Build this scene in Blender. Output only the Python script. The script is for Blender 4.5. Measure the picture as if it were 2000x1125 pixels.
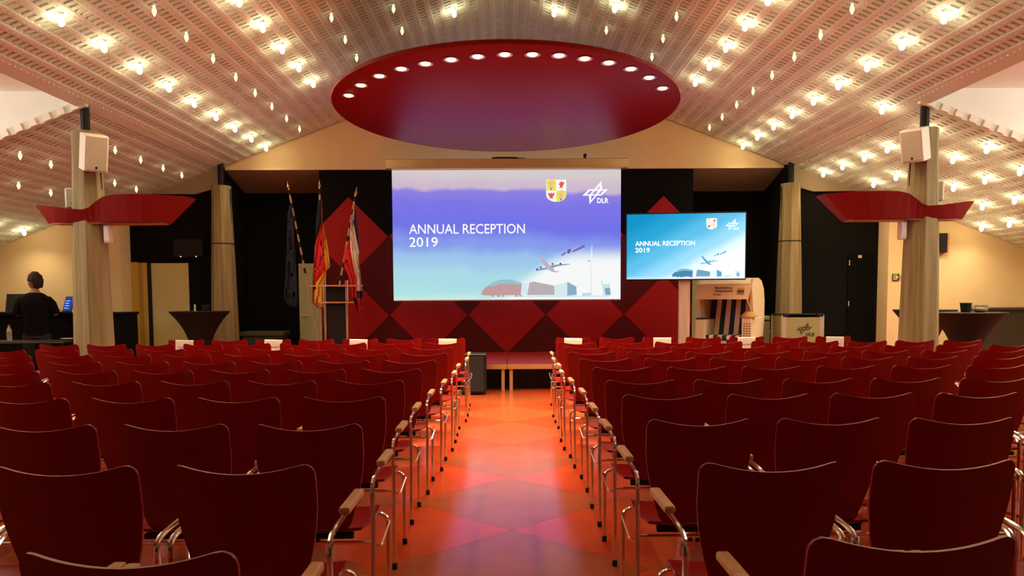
import bpy, bmesh, math, random
import numpy as np
from mathutils import Vector, Matrix
random.seed(7)
S = bpy.context.scene
COL = S.collection
for o in list(bpy.data.objects): bpy.data.objects.remove(o)

# ------------------------------------------------------------------ camera
FPX, PITCH, YAW, ROLL, CX, CY, H = 1600.0, math.radians(4.0), math.radians(0.4077434), math.radians(0.3), 1000.0, 691.8216, 1.394
def _axes():
    F = np.array([math.sin(YAW)*math.cos(PITCH), math.cos(YAW)*math.cos(PITCH), -math.sin(PITCH)])
    R = np.array([math.cos(YAW), -math.sin(YAW), 0.0]); U = np.cross(R, F)
    return F, R*math.cos(ROLL)-U*math.sin(ROLL), U*math.cos(ROLL)+R*math.sin(ROLL)
CF, CR, CU = _axes(); CC = np.array([0.0, 0.0, H])
cam_d = bpy.data.cameras.new('camera'); cam = bpy.data.objects.new('camera', cam_d); COL.objects.link(cam)
cam_d.sensor_width = 36.0; cam_d.lens = FPX/2000*36.0; cam_d.shift_y = (CY-562.5)/2000; cam_d.clip_start = 0.05
cam.matrix_world = Matrix(((CR[0], CU[0], -CF[0], 0), (CR[1], CU[1], -CF[1], 0), (CR[2], CU[2], -CF[2], H), (0, 0, 0, 1)))
S.camera = cam
S.view_settings.view_transform = 'Standard'; S.view_settings.look = 'None'
S.view_settings.gamma = 1.0; S.view_settings.use_curve_mapping = False
S.view_settings.exposure = 0.1
w = bpy.data.worlds.new('world'); S.world = w; w.use_nodes = True
w.node_tree.nodes['Background'].inputs[0].default_value = (1.0, .8, .6, 1); w.node_tree.nodes['Background'].inputs[1].default_value = .02
BULB_W, BULB_DOWN, SPOT_W, WINDOW_E, DIM_W, SLIDE_E, TV_E = .9, 27.0, 195.0, 22.0, .10, .92, 1.07

def ray(px, py): return CF + CR*(px-CX)/FPX - CU*(py-CY)/FPX
def atY(px, py, Y):
    d = ray(px, py); return CC + d*(Y/d[1])
def atZ(px, py, z):
    d = ray(px, py); return CC + d*((z-H)/d[2])
def proj(P):
    v = np.array(P)-CC; q = v@CF; return CX+FPX*(v@CR)/q, CY-FPX*(v@CU)/q

# ------------------------------------------------------------------ materials
MATS = {}
def mat(name, col, rough=.6, metal=0.0, noise=0.0, nscale=8.0, stretch=(1, 1, 1), bump=0.0, bscale=40.0, spec=.5, coat=0.0, emit=None, estr=0.0, trans=0.0, col2=None, alpha=1.0):
    if name in MATS: return MATS[name]
    m = bpy.data.materials.new(name); m.use_nodes = True; nt = m.node_tree; b = nt.nodes['Principled BSDF']
    b.inputs['Base Color'].default_value = (*col, 1); b.inputs['Roughness'].default_value = rough; b.inputs['Metallic'].default_value = metal
    b.inputs['Specular IOR Level'].default_value = spec; b.inputs['Coat Weight'].default_value = coat; b.inputs['Coat Roughness'].default_value = .15
    b.inputs['Transmission Weight'].default_value = trans
    if emit: b.inputs['Emission Color'].default_value = (*emit, 1); b.inputs['Emission Strength'].default_value = estr
    if noise or bump:
        tc = nt.nodes.new('ShaderNodeTexCoord'); mp = nt.nodes.new('ShaderNodeMapping'); mp.inputs['Scale'].default_value = stretch
        nt.links.new(tc.outputs['Object'], mp.inputs['Vector'])
    if noise:
        n = nt.nodes.new('ShaderNodeTexNoise'); n.inputs['Scale'].default_value = nscale; n.inputs['Detail'].default_value = 5
        nt.links.new(mp.outputs[0], n.inputs['Vector'])
        mx = nt.nodes.new('ShaderNodeMix'); mx.data_type = 'RGBA'
        c2 = col2 if col2 else tuple(c*(1-noise) for c in col)
        mx.inputs[6].default_value = (*col, 1); mx.inputs[7].default_value = (*c2, 1)
        r = nt.nodes.new('ShaderNodeMapRange'); r.inputs[1].default_value = .3; r.inputs[2].default_value = .7
        nt.links.new(n.outputs[0], r.inputs[0]); nt.links.new(r.outputs[0], mx.inputs[0]); nt.links.new(mx.outputs[2], b.inputs['Base Color'])
    if bump:
        n2 = nt.nodes.new('ShaderNodeTexNoise'); n2.inputs['Scale'].default_value = bscale; nt.links.new(mp.outputs[0], n2.inputs['Vector'])
        bp = nt.nodes.new('ShaderNodeBump'); bp.inputs['Strength'].default_value = bump; bp.inputs['Distance'].default_value = .01
        nt.links.new(n2.outputs[0], bp.inputs['Height']); nt.links.new(bp.outputs[0], b.inputs['Normal'])
    MATS[name] = m; return m
def emis(name, col, s=1.0):
    if name in MATS: return MATS[name]
    m = bpy.data.materials.new(name); m.use_nodes = True; nt = m.node_tree; nt.nodes.clear()
    e = nt.nodes.new('ShaderNodeEmission'); e.inputs[0].default_value = (*col, 1); e.inputs[1].default_value = s
    o = nt.nodes.new('ShaderNodeOutputMaterial'); nt.links.new(e.outputs[0], o.inputs[0]); MATS[name] = m; return m
def lin(r, g, b):
    f = lambda c: (c/255/12.92) if c/255 <= .04045 else ((c/255+.055)/1.055)**2.4
    return (f(r), f(g), f(b))

M_CEIL = mat('ceiling_metal', (.72, .82, .72), .7, spec=.3)
M_PLASTER = mat('warm_plaster', (.80, .62, .34), .8, noise=.05, nscale=3)
M_WHITEP = mat('white_plaster', (.90, .88, .78), .8, noise=.03, nscale=2)
M_DARK = mat('dark_wall', (.006, .0055, .0045), .95, spec=.12, noise=.2, nscale=3)
M_BROWN = mat('soffit_paint', (.34, .27, .17), .8, noise=.1, nscale=4)
M_REDP = mat('red_panel', (.34, .001, .002), .6, spec=.25, noise=.08, nscale=6)
M_DRED = mat('dark_red_panel', (.09, .001, .001), .7, spec=.2, noise=.1, nscale=6)
M_CHAIR = mat('red_shell', (.245, .0006, .0012),   .34, spec=.35, noise=.1, nscale=3)
M_CHROME = mat('chrome', (.86, .84, .80), .12, 1.0)
M_BLACK = mat('black_plastic', (.009, .009, .009), .6, spec=.25)
M_WOOD = mat('beech_wood', (.62, .30, .12), .4, noise=.25, nscale=10, stretch=(1, 8, 1))
M_COLUMN = mat('board_formed_column', (.34, .27, .125), .75, noise=1.0, nscale=9, stretch=(3, 3, .12), col2=(.21, .15, .055), bump=.25, bscale=30)
M_DISC = mat('red_lacquer', (.21, .001, .001), .40, spec=.15)
M_WING = mat('wing_red', (.21, .002, .003), .6, spec=.3)
M_WHITE = mat('white_casing', (.75, .70, .58), .5)
M_CREAM = mat('cream_door', (.60, .52, .22), .6, noise=.06, nscale=3)
M_YELLOW = mat('yellow_frame', (.62, .42, .07), .6, noise=.1, nscale=4)
M_STAGEWOOD = mat('stage_wood', (.58, .32, .15), .5, noise=.2, nscale=6, stretch=(6, 1, 6))
M_STAGETOP = mat('stage_carpet', (.42, .02, .015), .45, bump=.2, bscale=200)
M_CLOTH = mat('black_stretch_cloth', (.009, .009, .008), .6, spec=.3)
M_PAPER = mat('paper', (.85, .78, .68), .8)
M_INK = mat('ink', (.08, .06, .05), .8)
M_GOLD = mat('brass', (.75, .50, .16), .3, 1.0)
M_SILVER = mat('aluminium', (.62, .58, .44), .4, .6)
M_WICKER = mat('white_wicker', (.80, .66, .42), .7, bump=.6, bscale=60, stretch=(1, 1, 3))
M_GLASS = mat('glass', (.9, .9, .85), .05, trans=.9)

# ------------------------------------------------------------------ mesh helpers
class MB:
    def __init__(s): s.v = []; s.f = []; s.m = []
    def add(s, verts, faces, mi=0):
        o = len(s.v); s.v += [tuple(map(float, p)) for p in verts]; s.f += [tuple(i+o for i in f) for f in faces]; s.m += [mi]*len(faces); return s
    def box(s, a, b, mi=0):
        (x0, y0, z0), (x1, y1, z1) = a, b
        return s.add([(x0,y0,z0),(x1,y0,z0),(x1,y1,z0),(x0,y1,z0),(x0,y0,z1),(x1,y0,z1),(x1,y1,z1),(x0,y1,z1)],
            [(0,3,2,1),(4,5,6,7),(0,1,5,4),(1,2,6,5),(2,3,7,6),(3,0,4,7)], mi)
    def cbox(s, a, b, c=.01, mi=0):   # chamfered box
        bm = bmesh.new(); bmesh.ops.create_cube(bm, size=1)
        for v in bm.verts: v.co = Vector([(a[i]+b[i])/2+v.co[i]*(b[i]-a[i]) for i in range(3)])
        bmesh.ops.bevel(bm, geom=bm.edges[:], offset=c, segments=2, affect='EDGES', profile=.5)
        bm.verts.index_update(); s.add([v.co[:] for v in bm.verts], [[v.index for v in f.verts] for f in bm.faces], mi); bm.free(); return s
    def tube(s, path, r, n=8, cap=True, mi=0):
        P = [Vector(p) for p in path]; rings = []; up = None
        rr = r if isinstance(r, (list, tuple)) else [r]*len(P)
        for i, p in enumerate(P):
            t = (P[min(i+1, len(P)-1)]-P[max(i-1, 0)]).normalized()
            if up is None:
                up = Vector((0, 0, 1)) if abs(t.z) < .9 else Vector((1, 0, 0))
            a = t.cross(up).normalized(); b = a.cross(t).normalized(); up = b
            rings.append([p+(a*math.cos(k*2*math.pi/n)+b*math.sin(k*2*math.pi/n))*rr[i] for k in range(n)])
        vs = [q for rg in rings for q in rg]; fs = []
        for i in range(len(P)-1):
            for k in range(n): fs.append((i*n+k, i*n+(k+1)%n, (i+1)*n+(k+1)%n, (i+1)*n+k))
        if cap: fs.append(tuple(range(n-1, -1, -1))); fs.append(tuple((len(P)-1)*n+k for k in range(n)))
        return s.add(vs, fs, mi)
    def lathe(s, prof, n=24, cx=0, cy=0, ph=0, mi=0):
        vs = []; fs = []
        for r, z in prof:
            for k in range(n):
                a = ph+k*2*math.pi/n; vs.append((cx+r*math.cos(a), cy+r*math.sin(a), z))
        for i in range(len(prof)-1):
            for k in range(n): fs.append((i*n+k, i*n+(k+1)%n, (i+1)*n+(k+1)%n, (i+1)*n+k))
        fs.append(tuple(range(n-1, -1, -1))); fs.append(tuple((len(prof)-1)*n+k for k in range(n)))
        return s.add(vs, fs, mi)
    def prism(s, poly, f0, f1, mi=0):     # poly: list of 2d, f0/f1 map 2d -> 3d
        n = len(poly); vs = [f0(*p) for p in poly]+[f1(*p) for p in poly]
        fs = [tuple(range(n)), tuple(range(2*n-1, n-1, -1))]+[(i, (i+1) % n+0, n+(i+1) % n, n+i)[::-1] for i in range(n)]
        return s.add(vs, fs, mi)
    def xform(s, M):
        s.v = [tuple(M @ Vector(p)) for p in s.v]; return s
    def mesh(s, name, mats, smooth=False):
        me = bpy.data.meshes.new(name); me.from_pydata(s.v, [], s.f)
        for m in (mats if isinstance(mats, (list, tuple)) else [mats]): me.materials.append(m)
        if any(s.m): me.polygons.foreach_set('material_index', s.m)
        bm = bmesh.new(); bm.from_mesh(me); bmesh.ops.recalc_face_normals(bm, faces=bm.faces[:]); bm.to_mesh(me); bm.free()
        if smooth:
            me.polygons.foreach_set('use_smooth', [True]*len(me.polygons))
            try: me.set_sharp_from_angle(angle=math.radians(40))
            except Exception: pass
        me.update(); return me
    def build(s, name, mats, parent=None, smooth=False):
        return link(name, s.mesh(name, mats, smooth), parent)
def link(name, me, parent=None, loc=None):
    o = bpy.data.objects.new(name, me); COL.objects.link(o)
    if parent is not None: o.parent = parent
    if loc is not None: o.location = loc
    return o
def tag(o, label, cat, group=None):
    o['label'] = label; o['category'] = cat
    if group: o['group'] = group
    return o
def empty(name, loc, label, cat, group=None, rz=0):
    o = link(name, None); o.location = loc; o.rotation_euler = (0, 0, rz); o.empty_display_size = .1
    return tag(o, label, cat, group)
def struct(o): o['kind'] = 'structure'; return o
def arc(pts, k=5):      # round the inner corners of a polyline
    P = [Vector(p) for p in pts]; out = [P[0]]
    for i in range(1, len(P)-1):
        a, b, c = P[i-1], P[i], P[i+1]; r = min((a-b).length, (c-b).length)*.45
        p, q = b+(a-b).normalized()*r, b+(c-b).normalized()*r
        for j in range(k+1):
            t = j/k; out.append(p*(1-t)**2+b*2*t*(1-t)+q*t*t)
    out.append(P[-1]); return out
def text_mesh(name, body, size, m, parent, bold=0.0, align='LEFT', extrude=.001):
    cu = bpy.data.curves.new(name, 'FONT'); cu.body = body; cu.size = size; cu.align_x = align; cu.offset = bold; cu.extrude = extrude; cu.resolution_u = 3
    to = bpy.data.objects.new(name, cu); COL.objects.link(to); bpy.context.view_layer.update()
    me = bpy.data.meshes.new_from_object(to.evaluated_get(bpy.context.evaluated_depsgraph_get())); bpy.data.objects.remove(to)
    me.materials.clear(); me.materials.append(m); return link(name, me, parent)

# ------------------------------------------------------------------ structure: floor
floor = struct(MB().box((-9.3, -4.2, -.15), (9.3, 16.2, -.004)).build('floor', mat('floor_screed', (.36, .10, .04), .3, noise=.2, nscale=2)))
M_TA = mat('linoleum_orange', (.62, .075, .018), .17, spec=.35, noise=.12, nscale=5, bump=.02, bscale=30)
M_TB = mat('linoleum_brown', (.44, .095, .028), .17, spec=.35, noise=.15, nscale=5, bump=.02, bscale=30)
hd = .7071*.998
tile_me = [MB().prism([(hd, 0), (0, hd), (-hd, 0), (0, -hd)], lambda x, y: (x, y, -.0035), lambda x, y: (x, y, 0)).mesh('floor_tile', m) for m in (M_TA, M_TB)]
for i in range(-8, 9):
    for j in range(-4, 10):
        for sub in (0, 1):
            x = .03+i*.7071*2+sub*.7071; y = 4.82+.7071+(j*2+sub)*.7071
            if abs(x) < 8.2 and -2.5 < y < 13.9: link('floor_tile', tile_me[1-sub], floor, (x, y, 0))

# ------------------------------------------------------------------ structure: ceiling of slotted metal strips
ZA, SL = 5.57, .378
ceil_z = lambda x: ZA-SL*abs(x)
PW = .168; CL = .1
def strip_mesh(name, ncell, width_u):
    mb = MB(); d1, d2 = .004, .036     # trough depth, slot depth (upwards = +w)
    a, b, c, d = 0, .028, .150, width_u   # band | trough | band edges across
    tr0, tr1 = b+.010, c-.010; s0, s1 = tr0+.004, tr1-.004
    for k in range(ncell):
        y0, y1 = k*CL, (k+1)*CL; ya, yb = y0+.030, y0+.074
        V = lambda u, y, w_: (u, y, w_)
        vs = [V(a,y0,0),V(b,y0,0),V(tr0,y0,d1),V(tr1,y0,d1),V(c,y0,0),V(d,y0,0),
              V(a,y1,0),V(b,y1,0),V(tr0,y1,d1),V(tr1,y1,d1),V(c,y1,0),V(d,y1,0)]
        fs = [(0,1,7,6),(1,2,8,7),(3,4,10,9),(4,5,11,10)]
        i = 12
        vs += [V(s0,ya,d1),V(s1,ya,d1),V(s1,yb,d1),V(s0,yb,d1),V(s0,ya,d2),V(s1,ya,d2),V(s1,yb,d2),V(s0,yb,d2)]
        fs += [(2,3,13,12),(3,9,14,13),(9,8,15,14),(8,2,12,15),(12,13,17,16),(13,14,18,17),(14,15,19,18),(15,12,16,19),(16,17,18,19)]
        h0, h1 = .006, .014
        mb.add(vs, fs); mb.add([V(h0,ya,-.001),V(h1,ya,-.001),V(h1,ya+.018,-.001),V(h0,ya+.018,-.001)], [(0,1,2,3)], 1)
    me = bpy.data.meshes.new(name); me.from_pydata(mb.v, [], mb.f); me.materials.append(M_CEIL); me.materials.append(mat('perforation', (.25, .17, .11), .8))
    me.polygons.foreach_set('material_index', mb.m); me.update(); return me
ceiling = struct(MB().add([(-9.3,-4.2,ceil_z(9.3)+.08),(0,-4.2,ZA+.08),(9.3,-4.2,ceil_z(9.3)+.08),(9.3,14.7,ceil_z(9.3)+.08),(0,14.7,ZA+.08),(-9.3,14.7,ceil_z(9.3)+.08)],
    [(0,1,4,5),(1,2,3,4)]).build('ceiling', mat('ceiling_backing', (.55, .44, .33), .9)))
# cut the backing where the dormers open: replace by strips + dormer pieces
ceiling.data.clear_geometry()
cb = []
for s in (-1, 1):
    cb.append([(0,-4.2,ZA+.08),(s*5.05,-4.2,ceil_z(5.05)+.08),(s*5.05,14.7,ceil_z(5.05)+.08),(0,14.7,ZA+.08)])
    cb.append([(s*5.05,9.95,ceil_z(5.05)+.08),(s*9.3,9.95,ceil_z(9.3)+.08),(s*9.3,14.7,ceil_z(9.3)+.08),(s*5.05,14.7,ceil_z(5.05)+.08)])
ceiling.data.from_pydata([p for q in cb for p in q], [], [(0,1,2,3),(4,5,6,7),(8,9,10,11),(12,13,14,15)]); ceiling.data.update()
NY0 = -4.0
usl = math.sqrt(1+SL*SL)
me_main = strip_mesh('ceiling_strip', 186, PW*usl); me_wing = strip_mesh('ceiling_strip', 47, PW*usl)
ang = math.atan(SL)
for s in (-1, 1):
    for k in range(29+25):
        x0 = k*PW
        if 29 <= k < 30: continue
        main = k < 29
        o = link('ceiling_strip', me_main if main else me_wing, ceiling)
        # local u runs outwards and down the slope, w points up
        ux = Vector((s/usl, 0, -SL/usl)); uy = Vector((0, 1, 0)); uz = Vector((s*SL/usl, 0, 1/usl))
        o.matrix_world = Matrix(((ux.x, uy.x, uz.x, s*x0), (ux.y, uy.y, uz.y, NY0 if main else 9.95), (ux.z, uy.z, uz.z, ceil_z(x0)), (0, 0, 0, 1)))
for s in (-1, 1):   # plain edge band with its row of bright studs along the eave
    x0, x1 = 29*PW, 5.05
    MB().add([(s*x0,-4.1,ceil_z(x0)),(s*x1,-4.1,ceil_z(x1)),(s*x1,14.65,ceil_z(x1)),(s*x0,14.65,ceil_z(x0)),(s*x1,-4.1,3.86),(s*x1,9.95,3.86),(s*x1,9.95,ceil_z(x1))],
        [(0,1,2,3),(1,4,5,6)]).build('eave_band', M_CEIL, ceiling)
    mb = MB()
    for k in range(140): mb.box((s*(x0+.03)-.008, k*.1, ceil_z(x0+.03)-.006), (s*(x0+.03)+.008, k*.1+.03, ceil_z(x0+.03)+.004))
    st = mb.build('eave_stud', M_WHITE, ceiling); st['kind'] = 'stuff'
    # dormer: flat white ceiling over the near side aisle and the white wall above the wing roof edge
    dz = 3.86
    struct(MB().box((s*5.05 if s > 0 else -9.3, -4.2, dz), (9.3 if s > 0 else -5.05, 10.1, dz+.1)).build('ceiling_dormer', M_WHITEP))
    struct(MB().prism([(5.05, ceil_z(5.05)+.03), (9.3, ceil_z(9.3)+.03), (9.3, dz), (5.05, dz)], lambda x, z: (s*x, 9.97, z), lambda x, z: (s*x, 10.09, z)).build('wall_dormer', M_WHITEP))
    mb = MB().prism([(4.95, ceil_z(4.95)-.03), (9.3, ceil_z(9.3)-.03), (9.3, ceil_z(9.3)+.07), (4.95, ceil_z(4.95)+.07)], lambda x, z: (s*x, 9.90, z), lambda x, z: (s*x, 9.97, z))
    fa = struct(mb.build('trim_1' if s < 0 else 'trim_2', M_WHITE))
    fb = MB().box((-.045, -.02, -.04), (.045, 0, .04)).mesh('fascia_block', mat('fascia_block', (.9, .84, .7), .4))
    for k in range(25):
        xx = 5.08+k*PW; o = link('fascia_block', fb, fa, (s*xx, 9.902, ceil_z(xx)+.02)); o.rotation_euler = (0, s*ang, 0)

# ------------------------------------------------------------------ structure: walls
for s, nm in ((-1, 'wall_left'), (1, 'wall_right')):
    struct(MB().box((s*9.2-.1, -4.2, 0), (s*9.2+.1, 14.3, 3.9)).build(nm, M_PLASTER))
    # cream end wall of the wing, with its lit return
    X0, X1 = (6.62, 9.2)
    top = lambda x: ceil_z(x)+.05
    wn = struct(MB().prism([(X0, 0), (X1, 0), (X1, top(X1)), (X0, top(X0))], lambda x, z: (s*x, 14.2, z), lambda x, z: (s*x, 14.6, z)).build(nm+'_end', M_PLASTER))
    # dark wall between column and wing
    D = [(4.95, 0), (6.62, 0), (6.62, top(6.62)), (4.95, top(4.95))]
    if s < 0: D = [(4.95, 0), (5.60, 0), (5.60, 2.03), (6.60, 2.03), (6.60, 0), (6.62, 0), (6.62, top(6.62)), (4.95, top(4.95))]
    struct(MB().prism(D, lambda x, z: (s*x, 14.6, z), lambda x, z: (s*x, 14.72, z)).build(nm+'_dark', M_DARK))
    struct(MB().prism([(6.25, ceil_z(6.25)+.02), (5.0, ceil_z(5.0)+.02), (5.0, 3.34), (5.42, 3.22)], lambda x, z: (s*x, 14.54, z), lambda x, z: (s*x, 14.6, z)).build('trim_3' if s < 0 else 'trim_4', M_BROWN))
    # alcove beside the stage wall: back, side, soffit, roof
    struct(MB().box((min(s*3.2, s*5.1), 15.8, 0), (max(s*3.2, s*5.1), 15.9, 3.5)).build('wall_alcove', M_DARK))
    struct(MB().box((s*5.0-.05, 14.72, 0), (s*5.0+.05, 15.85, 3.75)).build('wall_alcove_side', M_DARK))
    struct(MB().add([(s*3.2,14.72,3.655),(s*5.05,14.72,3.655),(s*5.05,15.85,3.375),(s*3.2,15.85,3.375),(s*3.2,14.72,3.72),(s*5.05,14.72,3.72),(s*5.05,15.85,3.44),(s*3.2,15.85,3.44)],
        [(0,1,2,3),(4,5,6,7),(0,1,5,4),(1,2,6,5),(2,3,7,6),(3,0,4,7)]).build('ceiling_alcove', M_BROWN))
struct(MB().box((-9.3, -4.3, 0), (9.3, -4.2, 5.7)).build('wall_front', mat('rear_wall_darkened', (.05, .02, .015), .9)))  # unseen rear wall, darkened to cut bounce onto the chair backs
struct(MB().prism([(-5.12, 3.655), (5.12, 3.655), (5.12, ceil_z(5.12)+.03), (0, ZA+.06), (-5.12, ceil_z(5.12)+.03)], lambda x, z: (x, 14.7, z), lambda x, z: (x, 14.8, z)).build('wall_gable', M_PLASTER))
wall_stage = struct(MB().box((-3.3, 14.74, 0), (3.35, 15.8, 3.655)).build('wall_stage', M_DARK))
# metre-square wall panels set on their corners
px0, pz0, hdw = .016, 1.078, .7005
def clip(poly, xa, xb, za, zb):
    for ax, lim, sg in ((0, xa, 1), (0, xb, -1), (1, za, 1), (1, zb, -1)):
        out = []
        for i in range(len(poly)):
            p, q = poly[i-1], poly[i]; dp, dq = (p[ax]-lim)*sg, (q[ax]-lim)*sg
            if (dp >= 0) != (dq >= 0):
                t = dp/(dp-dq); out.append((p[0]+(q[0]-p[0])*t, p[1]+(q[1]-p[1])*t))
            if dq >= 0: out.append(q)
        poly = out
        if len(poly) < 3: return None
    return poly
for i in range(-6, 7):
    for j in range(-2, 4):
        if (i+j) % 2: continue
        bright = i % 2 == 0
        cx_, cz_ = px0+i*hdw, pz0+j*hdw
        if cz_ > 2.6 or (not bright and cz_ > 2.0): continue
        h_ = hdw*.994
        p = clip([(cx_+h_, cz_), (cx_, cz_+h_), (cx_-h_, cz_), (cx_, cz_-h_)], -3.28, 3.33, .02, 3.6)
        if p: MB().prism(p, lambda x, z: (x, 14.715, z), lambda x, z: (x, 14.742, z)).build('diamond_panel', M_REDP if bright else M_DRED, wall_stage)

# side windows high in the near side aisles (daylight)
n = 0
for s in (-1, 1):
    for y0 in (6.2,):
        n += 1
        wo = struct(MB().box((s*9.09-.01, y0, 2.95), (s*9.09+.01, y0+3.2, 3.75)).build('window_%d' % n, emis('daylight_pane', (1.0, .95, .84), WINDOW_E)))
        mb = MB()
        for yy in (y0, y0+1.06, y0+2.13, y0+3.2): mb.box((s*9.05-.03, yy-.03, 2.9), (s*9.05+.03, yy+.03, 3.8))
        for zz in (2.92, 3.78): mb.box((s*9.05-.03, y0-.03, zz-.03), (s*9.05+.03, y0+3.23, zz+.03))
        mb.build('window_frame', M_WHITE, wo)

# doors
d1 = struct(MB().cbox((-6.27, 14.60, .01), (-5.615, 14.645, 2.02), .004).build('door_1', M_CREAM))
MB().box((-6.335, 14.585, 0), (-6.275, 14.66, 2.03)).build('door_gap', M_BLACK, d1)
MB().box((-6.62, 14.58, 0), (-6.50, 14.62, 2.04)).build('door_frame', M_YELLOW, d1)
MB().box((-6.50, 14.60, 0), (-6.42, 14.64, 2.03)).build('door_frame', mat('yellow_dark', (.45, .29, .04), .6), d1)
MB().box((-6.42, 14.59, 0), (-6.335, 14.64, 2.03)).build('door_frame', M_YELLOW, d1)
MB().tube([(-5.70, 14.60, 1.05), (-5.70, 14.55, 1.05), (-5.83, 14.55, 1.05)], .011).build('door_handle', M_SILVER, d1)
for s, nm in ((-1, 'door_2'), (1, 'door_3')):
    xa, xb = sorted((s*3.31, s*3.955))
    dd = struct(MB().cbox((xa, 15.74, .01), (xb, 15.80, 2.05), .004).build(nm, mat('pale_door', (.52, .48, .25), .6)))
    xh = xa+.06 if s < 0 else xb-.06
    MB().tube([(xh, 15.74, 1.06), (xh, 15.69, 1.06), (xh+.13*(-s), 15.69, 1.06)], .011).build('door_handle', M_SILVER, dd)
    MB().lathe([(.018, 0), (.018, .012)], 12).xform(Matrix.Translation((xh, 15.74, .95)) @ Matrix.Rotation(math.pi/2, 4, 'X')).build('door_lock', M_SILVER, dd)
d4 = struct(MB().cbox((6.08, 14.57, .01), (6.55, 14.60, 2.15), .004).build('door_4', mat('black_door', (.003, .003, .003), .9, spec=.08)))
for zz in (.35, 1.2, 1.92): MB().box((6.09, 14.555, zz), (6.105, 14.57, zz+.09)).build('door_hinge', M_SILVER, d4)
MB().box((6.25, 14.55, 2.05), (6.31, 14.57, 2.10)).build('door_closer', M_SILVER, d4)

# ------------------------------------------------------------------ columns
def column(x, y, top, label, r0=.245, r1=.165):
    e = empty('column', (x, y, 0), label, 'column', None)
    ph = math.pi/8+.15*(1 if x > 0 else -1)
    MB().lathe([(r0, 0), (r0*.97, .5), ((r0+r1)/2, 1.9), (r1, 3.1), (r1, top)], 8, ph=ph).build('shaft', M_COLUMN, e)
    MB().lathe([(r0*1.12, 0), (r0*1.12, .02), (r0*1.02, .03)], 8, ph=ph).build('foot_ring', M_BLACK, e)
    if y > 12: MB().lathe([(r0*.80, 2.335), (r0*.80, 2.35)], 8, ph=ph).build('joint_ring', M_BLACK, e)
    MB().tube([(0, 0, top), (0, 0, ceil_z(x)+.02)], .052, 12).build('steel_stub', M_BLACK, e)
    MB().tube([(r1*.9, 0, top-.05), (r1*.92, 0, 2.7)], .018, 6).build('conduit', M_BLACK, e) if x < 0 else MB().tube([(-r1*.9, 0, top-.05), (-r1*.92, 0, 2.7)], .018, 6).build('conduit', M_BLACK, e)
    return e
column(-5.0, 9.97, 3.38, 'octagonal column with red wing shelf beside the seated rows, desk side')
column(5.04, 9.97, 3.38, 'octagonal column with red wing shelf in front of bar tables')
column(-4.93, 14.42, 3.34, 'tapered octagonal column between yellow door and flags')
column(4.98, 14.42, 3.34, 'tapered octagonal column behind the emblem transport case')

# red gull-wing shelves on the near columns
def wing(s, cxw, cyw, label):
    # profile along x (metres from column centre, + towards the room centre): rim height, depth, bottom height
    e = empty('wing_shelf', (cxw, cyw, 2.3), label, 'wall lamp', 'red wing shelves on columns')
    st = [(-.60, .215, .06), (-.45, .20, .16), (-.28, .175, .24), (-.10, .15, .27), (.06, .14, .27), (.14, .165, .28), (.22, .22, .30), (.32, .275, .33), (.45, .30, .35), (.62, .305, .36), (.80, .305, .34), (1.0, .305, .27), (1.24, .30, .14)]
    top_front = []; vs = []; fs = []; m = len(st)
    x_bot = lambda x: max(min(x*.86+.03, .95), -.47)
    for x, h, dp in st:
        bx = x_bot(x); bd = max(dp*.62, .03)
        vs += [(s*x, -dp, h), (s*x, dp, h), (s*bx, bd, 0), (s*bx, -bd, 0)]
    for i in range(m-1):
        for k in range(4):
            if k == 0: continue   # open top
            a, b = i*4+k, i*4+(k+1) % 4; fs.append((a, b, b+4, a+4))
    fs += [(0, 1, 2, 3), tuple((m-1)*4+k for k in (3, 2, 1, 0))]
    inner = [(0, 1)]
    MB().add(vs, fs).build('shell', M_WING, e)
    MB().prism([(-.40, -.10), (.2, -.17), (.9, -.13), (.9, .13), (.2, .17), (-.40, .10)], lambda x, y: (s*x, y, -.012), lambda x, y: (s*x, y, -.001)).build('base_plate', mat('wing_base', (.42, .18, .08), .5), e)
wing(1, -5.0, 9.97, 'red gull-wing shelf around the column beside technician desk')
wing(-1, 5.04, 9.97, 'red gull-wing shelf around the column by the bar tables')

# loudspeakers on the columns
def speaker(c, size, rz, rx, label, group=None, bracket=None):
    e = empty('column_speaker', c, label, 'loudspeaker', group); e.rotation_euler = (rx, 0, rz)
    w_, d_, h_ = size
    MB().cbox((-w_/2, -d_/2, -h_/2), (w_/2, d_/2, h_/2), .015).build('cabinet', M_WHITE, e)
    MB().cbox((-w_/2+.02, -d_/2-.008, -h_/2+.02), (w_/2-.02, -d_/2+.004, h_/2-.02), .003).build('grille', mat('speaker_grille', (.48, .42, .31), .7), e)
    MB().lathe([(.014, 0), (.014, .004)], 12).xform(Matrix.Translation((.0, -d_/2-.008, -h_/2+.05)) @ Matrix.Rotation(math.pi/2, 4, 'X')).build('badge', M_BLACK, e)
    MB().box((-.03, d_/2, -.02), (.03, d_/2+.10, .08)).build('bracket', M_BLACK, e)
speaker((-4.80, 9.74, 3.10), (.26, .22, .42), math.radians(42), math.radians(15), 'tilted pale loudspeaker on the column beside technician desk')
speaker((4.82, 9.74, 3.15), (.26, .22, .38), math.radians(-48), math.radians(15), 'tilted pale loudspeaker on the column by bar tables')
speaker((-5.25, 10.12, 2.62), (.17, .14, .24), math.radians(12), 0, 'small white loudspeaker above wing shelf, desk side column')
speaker((5.27, 10.12, 2.66), (.17, .14, .24), math.radians(-12), 0, 'small white loudspeaker above wing shelf, bar table column')
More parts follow.
